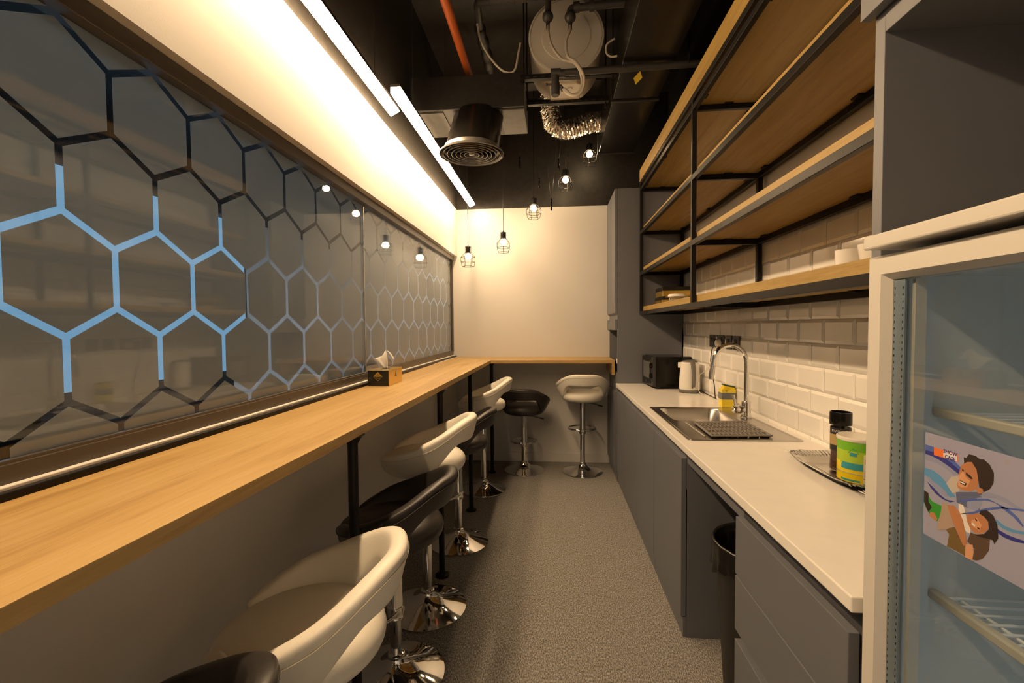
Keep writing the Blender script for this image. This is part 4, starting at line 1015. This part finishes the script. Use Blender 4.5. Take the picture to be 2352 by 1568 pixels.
# ------------------------------------------------------------------ bin, tissue box
def bin_():
    x, y = .790, 1.775
    t = empty('waste_bin', (x, y, 0), 'black waste bin with a bin bag in the open bay', 'bin')
    m = MB(); m.lathe([(.0005, .001), (.128, .001), (.133, .008), (.166, .575), (.170, .585), (.166, .588), (.160, .575), (.128, .012), (.0005, .012)], (x, y, 0), 44, caps=False); mesh('bucket', m, 'bin_plastic', t, smooth=True)
    n = 64; R = []
    rnd = random.Random(4)
    for (r, z, w) in ((.138, .30, .006), (.150, .45, .006), (.158, .56, .004), (.165, .590, .002), (.1745, .598, .0015), (.178, .585, .003), (.178, .535, .006), (.180, .495, .010)):
        R.append([(x + (r + w * sin(k * 1.9 + z * 9) * .5 + w * rnd.uniform(-.4, .4)) * cos(2 * pi * k / n), y + (r + w * sin(k * 1.9 + z * 9) * .5) * sin(2 * pi * k / n), z + (.014 * sin(k * .55) + .010 * sin(k * 1.7) if z < .5 and r > .17 else .0)) for k in range(n)])
    m = MB(); m.loft(R, caps=False); mesh('bin_bag', m, 'bag_black', t, smooth='full')
bin_()
def tissue():
    t = empty('tissue_box', (0, 0, 0), 'black and gold tissue box with a pulled tissue on the bar counter', 'tissue box')
    a, b, h = .118, .232, .086     # local: x width, y length
    m = MB(); m.box(0, 0, 0, a, b, h - .0005, 0); mesh('carton', m, 'gold_foil', t, bevel=.0012)
    m = MB(); m.box(.001, -.0008, .0008, a - .001, .0006, h - .002); mesh('black_end', m, 'box_black', t)
    def flat(pts, mi, mb, lvl=1): mb.add([(x, -.0009 - .0002 * lvl, z) for x, z in pts], [tuple(range(len(pts)))], mi)
    m = MB(); cx, cz, r = .057, .052, .0255
    flat([(cx - r, cz), (cx + r, cz), (cx, cz + r)], 0, m)
    flat([(cx - r, cz), (cx + r, cz), (cx, cz - r)], 0, m); flat([(cx - r + .003, cz - .001), (cx + r - .003, cz - .001), (cx, cz - r + .0025)], 1, m, 2)
    for k in range(3): flat([(cx - .009 + .002 * k, cz + .003 + .004 * k), (cx + .009 - .002 * k, cz + .003 + .004 * k), (cx + .009 - .002 * k, cz + .0042 + .004 * k), (cx - .009 + .002 * k, cz + .0042 + .004 * k)], 1, m, 2)
    mesh('diamond_logo', m, ['gold_foil', 'box_black'], t)
    text('logo_lettering', 'BLACK\nGOLD', .0078, 'gold_foil', t, lambda u, v, w: (cx + u, -.0016 - w, cz - .0065 + v), .0001)
    m = MB(); m.add([(a + .0006, b * .5 - .016, .042), (a + .0006, b * .5 + .016, .042), (a + .0006, b * .5, .072)], [(0, 1, 2)]); mesh('triangle_logo', m, 'box_black', t)
    m = MB(); m.prism([(a / 2 + .018 * cos(q), b / 2 + .055 * sin(q)) for q in [2 * pi * k / 24 for k in range(24)]], h - .0004, h + .0004); mesh('slot', m, 'box_black', t)
    # crumpled tissue: folded fan rising from the slot
    rows = []; n = 25; nv = 9
    for j in range(nv):
        v = j / (nv - 1); row = []
        for i in range(n):
            u = i / (n - 1) * 2 - 1
            w = .013 + .030 * v ** .8
            top = .070 + .034 * math.exp(-((u - .30) / .40) ** 2) - .012 * abs(u)
            y = .85 * w * u + .010 * v * sin(u * 3.0 + .6) + .003 * sin(u * 11)
            x = -.010 * v + .55 * w * u + .010 * v * cos(u * 2.6) - .010 * v * v + .003 * sin(u * 9 + v * 3)
            row.append((a / 2 + x, b / 2 + y, h + v * top))
        rows.append(row)
    m = MB(); m.loft(rows, closed=False, caps=False)
    tail = []
    for j in range(7):
        q = j / 6
        tail.append([(a / 2 + .004 + .034 * q + .004 * cos(i * .9), b / 2 + .006 + .018 * (i / 6 - .5) * (1 + q) + .016 * q, h + .103 - .012 * q - .040 * q * q - .010 * (i / 6 - .5) ** 2) for i in range(7)])
    m.loft(tail, closed=False, caps=False)
    o = mesh('tissue', m, 'tissue_paper', t, smooth='full', subsurf=1)
    sd = o.modifiers.new('sheet', 'SOLIDIFY'); sd.thickness = .0006
    t.location = (-1.006, 2.392, 1.1003); t.rotation_euler = (0, 0, radians(1.0))
tissue()

# ------------------------------------------------------------------ ceiling services
def diffuser():
    t = empty('air_diffuser', (-.515, 2.93, 2.52), 'round black ceiling air diffuser with concentric rings', 'air vent')
    x, y, z = -.515, 2.93, 2.52
    m = MB(); m.lathe([(.205, z), (.208, z + .004), (.202, z + .014), (.172, z + .030), (.172, z + .05), (.166, z + .05), (.166, z + .028), (.196, z + .004), (.198, z)], (x, y, 0), 64, caps=False)
    mesh('outer_ring', m, 'diffuser_metal', t, smooth=True)
    for k in range(6):
        r = .184 - k * .027
        m = MB(); m.lathe([(r, z + .001), (r - .006, z + .020), (r - .0075, z + .020), (r - .0035, z)], (x, y, 0), 56, caps=False); m.lathe([(r - .0035, z), (r, z + .001)], (x, y, 0), 56, caps=False)
        mesh('vane_ring', m, 'diffuser_metal', t, smooth=True)
    m = MB(); m.lathe([(.0005, z + .002), (.018, z + .004), (.022, z + .012), (.0005, z + .02)], (x, y, 0), 32, caps=False); m.box(x - .19, y - .004, z + .022, x + .19, y + .004, z + .03); mesh('hub', m, 'diffuser_metal', t, smooth=True)
    R = []
    for k in range(9):
        q = k / 8; r = .170 - .004 * q + .003 * (k % 2)
        R.append([(x + .02 * q + r * cos(2 * pi * i / 48), y + .20 * q + r * sin(2 * pi * i / 48), z + .034 + q * .31 + (.0)) for i in range(48)])
    m = MB(); m.loft(R, caps=False); mesh('neck_duct', m, 'duct_black', t, smooth=True)
diffuser()
m = MB(); m.box(-.93, 2.99, 2.845, -.180, 3.42, 3.06)
t = empty('plenum_box', (-.55, 3.2, 2.845), 'black duct box above the round diffuser', 'duct')
mesh('casing', m, 'black_services', t, bevel=.003)
for xa, xb in ((-.345, -.182), (-.928, -.72)):
    m = MB(); m.box(xa, 3.02, 2.838, xb, 3.40, 2.8445); mesh('lit_underside', m, 'duct_lit', t)  # lighter colour paints light from below onto the black box
m = MB(); m.box(.425, .6, 3.0, .735, 4.30, 3.30)
t = empty('air_duct', (.58, 2.5, 2.99), 'long rectangular black duct under the ceiling on the right', 'duct')
mesh('trunk', m, 'duct_black', t, bevel=.003)
for y in (3.3, 4.27):
    m = MB(); m.box(.415, y, 2.99, .745, y + .028, 3.31); mesh('flange', m, 'black_services', t, bevel=.002)
m = MB(); m.add([(.520, 3.02, 2.9985), (.575, 3.02, 2.9985), (.548, 3.10, 2.9985), (.548, 2.94, 2.9985)], [(0, 3, 1, 2)])
mesh('duct_sticker', m, 'yellow_label', t)
def foil():
    P = spline([(.445, 4.12, 3.215), (.33, 4.12, 3.205), (.15, 4.13, 3.165), (.03, 4.14, 3.20), (-.015, 4.15, 3.33), (-.01, 4.15, 3.50), (.0, 4.15, 3.72)], 16)
    m = MB(); rnd = random.Random(3); n = len(P); seg = 28
    base = MB(); base.tube(P, lambda i: .082 + (.005 if i % 2 else -.004) + rnd.uniform(-.002, .002), seg)
    for v in base.v: m.v.append((v[0] + rnd.uniform(-.004, .004), v[1] + rnd.uniform(-.004, .004), v[2] + rnd.uniform(-.004, .004)))
    m.f = base.f; m.m = base.m
    t = empty('foil_duct', (.2, 4.13, 3.2), 'crinkled silver foil duct bending above the pendants', 'duct')
    mesh('hose', m, 'foil', t)
    m = MB(); m.lathe([(.09, .0), (.09, .02), (.084, .022)], (.424, 4.12, 3.215), 28, 'X', caps=False); mesh('collar', m, 'foil', t, smooth=True)
foil()
def heater():
    x, y, z, r = .092, 3.0, 3.275, .236
    t = empty('water_heater', (x, y, z - r), 'round cream water heater tank hung from the ceiling', 'water heater')
    m = MB(); m.lathe([(r - .012, -.004), (r, .004), (r + .001, .02), (r, .03), (r, .38), (r - .02, .44), (r - .06, .48), (r - .12, .505), (.001, .515)], (x, y, z), 64, 'Y', caps=False); mesh('tank', m, 'tank_enamel', t, smooth=True)
    m = MB(); m.lathe([(.001, -.014), (.13, -.013), (.155, -.010), (.157, -.006), (.19, -.002), (r - .012, -.003)], (x, y, z), 64, 'Y', caps=False); mesh('end_cap', m, 'tank_end', t, smooth=True)
    m = MB(); m.lathe([(r - .004, -.006), (r + .004, -.004), (r + .006, .004), (r + .004, .014), (r, .016)], (x, y, z), 64, 'Y', caps=False); mesh('rim', m, 'tank_enamel', t, smooth=True)
    m = MB(); m.prism([(-.10, .0), (.09, .0), (.13, .02), (.13, .22), (-.13, .22), (-.13, .02)], z - r - .012, z - r + .03, tf=lambda a, b, c: (x + a * .8, y + .10 + b, c)); mesh('control_cover', m, 'tank_enamel', t, bevel=.006)
    m = MB(); m.lathe([(.018, z - r - .020), (.018, z - r - .011)], (x + .03, y + .16, 0), 20); m.lathe([(.012, z - r - .018), (.012, z - r - .011)], (x + .03, y + .26, 0), 20); mesh('dial', m, 'plug_cream', t, smooth=True)
    t = empty('tank_cradle', (x, 3.2, 3.02), 'black slotted steel channels carrying the water heater', 'bracket')
    for yy, zz in ((2.955, 2.985), (3.34, 3.010)):
        m = MB(); m.box(x - .29, yy - .02, zz, x + .31, yy + .02, zz + .030); mesh('channel', m, 'black_steel', t, bevel=.002)
        m = MB()
        for k in range(11): m.box(x - .26 + k * .05, yy - .0206, zz + .008, x - .235 + k * .05, yy - .0199, zz + .014)
        mesh('slots', m, 'rubber_dark', t)
    for xx in (x - .27, x + .29):
        for yy in (2.955, 3.34):
            m = MB(); m.cyl((xx, yy, 2.97), .005, ZC - 2.97, 10); mesh('threaded_rod', m, 'black_steel', t)
heater()
def pipes():
    y = 2.80
    # branch feeding the tank on the left
    t = empty('water_pipe', (.3, y, 3.39), 'uppermost black water pipe crossing in front of the heater', 'pipe', 'black pipes around the water heater')
    m = MB(); m.tube(spline([(-.478, 3.62, 3.42), (-.472, 3.1, 3.40), (-.462, y + .12, 3.395), (-.452, y + .03, 3.392), (-.41, y, 3.39), (-.2, y, 3.392), (1.14, y, 3.43)], 8), .024, 14); mesh('run', m, 'pvc_black', t, smooth=True)
    m = MB(); m.tube([(-.44, y + .01, 3.391), (-.37, y, 3.3905)], .029, 14); mesh('elbow', m, 'pvc_black', t, smooth=True)
    for a, b in (((-.25, y, 3.3915), (-.225, y, 3.392)), ((-.065, y, 3.397), (.025, y, 3.400)), ((.245, y, 3.405), (.275, y, 3.406))):
        m = MB(); m.tube([a, b], .031, 14); mesh('collar', m, 'pvc_black', t, smooth=True)
    m = MB(); m.tube([(-.02, y, 3.395), (-.02, y, 3.30)], .019, 12); m.sphere((-.022, y, 3.272), .033, 16, 10); m.tube([(-.022, y, 3.25), (-.022, y, 3.225)], .012, 10); mesh('drop_leg', m, 'pvc_black', t, smooth=True)
    m = MB(); m.tube(spline([(-.477, 3.05, 3.40), (-.475, 3.3, 3.408), (-.477, 3.55, 3.42)], 10), lambda i: .036 + .005 * sin(i * 1.1), 14); mesh('insulation', m, 'black_services', t, smooth=True)
    t = empty('water_pipe', (.6, y, 3.31), 'second black water pipe ending in an elbow before the heater', 'pipe', 'black pipes around the water heater')
    m = MB(); m.tube(spline([(.112, y, 3.262), (.114, y, 3.30), (.15, y, 3.316), (.25, y, 3.317), (1.14, y, 3.345)], 8), .022, 14); mesh('run', m, 'pvc_black', t, smooth=True)
    m = MB(); m.sphere((.111, y, 3.262), .034, 16, 10); m.tube([(.111, y, 3.24), (.111, y, 3.215)], .012, 10); mesh('valve', m, 'pvc_black', t, smooth=True)
    for a, b in (((.13, y, 3.315), (.165, y, 3.317)), ((.225, y, 3.317), (.25, y, 3.318))):
        m = MB(); m.tube([a, b], .029, 14); mesh('collar', m, 'pvc_black', t, smooth=True)
    t = empty('water_pipe', (.4, 2.85, 2.965), 'lower black water pipe passing under the heater with a drop leg', 'pipe', 'black pipes around the water heater')
    m = MB(); m.tube([(.01, 2.85, 2.965), (.9, 2.85, 2.975), (1.14, 2.85, 2.98)], .020, 14); m.tube(spline([(.08, 2.85, 2.96), (.03, 2.85, 2.957), (.022, 2.85, 2.93), (.022, 2.85, 2.83)], 6), .0225, 14); mesh('run', m, 'pvc_black', t, smooth=True)
    m = MB(); m.tube([(-.005, 2.85, 2.965), (.055, 2.85, 2.965)], .027, 14); mesh('collar', m, 'pvc_black', t, smooth=True)
    m = MB(); m.tube([(.022, 2.85, 2.905), (.022, 2.85, 2.835)], .0265, 14); m.tube([(.022, 2.85, 2.90), (-.03, 2.85, 2.90)], .006, 8); m.sphere((-.032, 2.85, 2.90), .009, 10, 8); m.tube([(.022, 2.85, 2.88), (.055, 2.85, 2.885), (.068, 2.85, 2.86)], .011, 10); mesh('fitting', m, 'pvc_black', t, smooth=True)
    yh = 2.80
    for lb, pts in (('grey braided hose on the left side of the heater face', [(-.022, yh, 3.225), (-.02, yh - .02, 3.17), (.0, yh - .02, 3.09), (.06, yh, 3.02), (.13, yh - .02, 2.985), (.165, yh - .03, 2.93), (.178, yh - .03, 2.85), (.15, yh - .03, 2.795), (.10, yh - .02, 2.80), (.070, yh + .03, 2.855)]),
                    ('grey braided hose on the right side of the heater face', [(.111, yh, 3.215), (.108, yh - .02, 3.17), (.085, yh - .02, 3.11), (.095, yh - .01, 3.03), (.14, yh - .04, 2.975), (.182, yh - .05, 2.90), (.190, yh - .05, 2.84), (.165, yh - .05, 2.785), (.12, yh - .04, 2.782), (.085, yh, 2.835), (.075, yh + .03, 2.858)])):
        m = MB(); m.tube(spline(pts, 10), .0085, 12)
        t = empty('braided_hose', pts[0], lb, 'hose', 'braided hoses at the water heater')
        mesh('hose', m, 'hose_grey', t, smooth=True)
        m = MB(); p = Vector(pts[0]); m.tube([p, p + Vector((0, 0, -.03))], .012, 10); mesh('ferrule', m, 'chrome_dull', t, smooth=True)
    t = empty('sprinkler_pipe', (-.56, 2.2, 3.15), 'bright orange pipe running along the ceiling', 'pipe')
    m = MB(); m.tube([(-.553, .6, 3.15), (-.566, 3.2, 3.15), (-.57, 4.74, 3.15)], .0265, 18); mesh('run', m, 'orange_pipe', t, smooth=True)
    m = MB(); m.tube(spline([(-.475, 2.95, 3.36), (-.46, 3.0, 3.28), (-.40, 3.0, 3.17), (-.33, 3.0, 3.09), (-.27, 3.0, 3.065), (-.235, 3.0, 3.09), (-.22, 3.02, 3.18), (-.205, 3.05, 3.28)], 10), .007, 10)
    mesh('drooping_cable', m, 'cable_white', label='white cable drooping left of the water heater', cat='cable', smooth=True)
    t = empty('cable_tray', (0, 3.25, 3.45), 'dark cable tray crossing the ceiling behind the orange pipe', 'tray')
    m = MB(); m.box(-.98, 3.78, 3.40, .40, 3.90, 3.43); m.box(-.98, 3.78, 3.43, .40, 3.785, 3.46); mesh('channel', m, 'black_services', t)
    m = MB(); m.box(-.98, 2.35, 3.50, 1.12, 2.39, 3.54); mesh('strut', m, 'black_services', t)
    m = MB(); m.tube(spline([(.385, 2.9, 3.18), (.34, 2.9, 3.15), (.335, 2.9, 3.10), (.36, 2.9, 3.075), (.40, 2.9, 3.075)], 8), .006, 8)
    mesh('cable_loop', m, 'cable_white', label='short loop of white cable right of the water heater', cat='cable', smooth=True)
    for x, yy, lb in ((.515, 2.85, 'black hanger rod holding the lower pipe'), (.80, 2.80, 'black hanger rod near the top oak fascia')):
        m = MB(); m.cyl((x, yy, 2.96), .006, ZC - 2.96, 10); mesh('hanger_rod', m, 'black_steel', label=lb, cat='rod', group='hanger rods')
pipes()
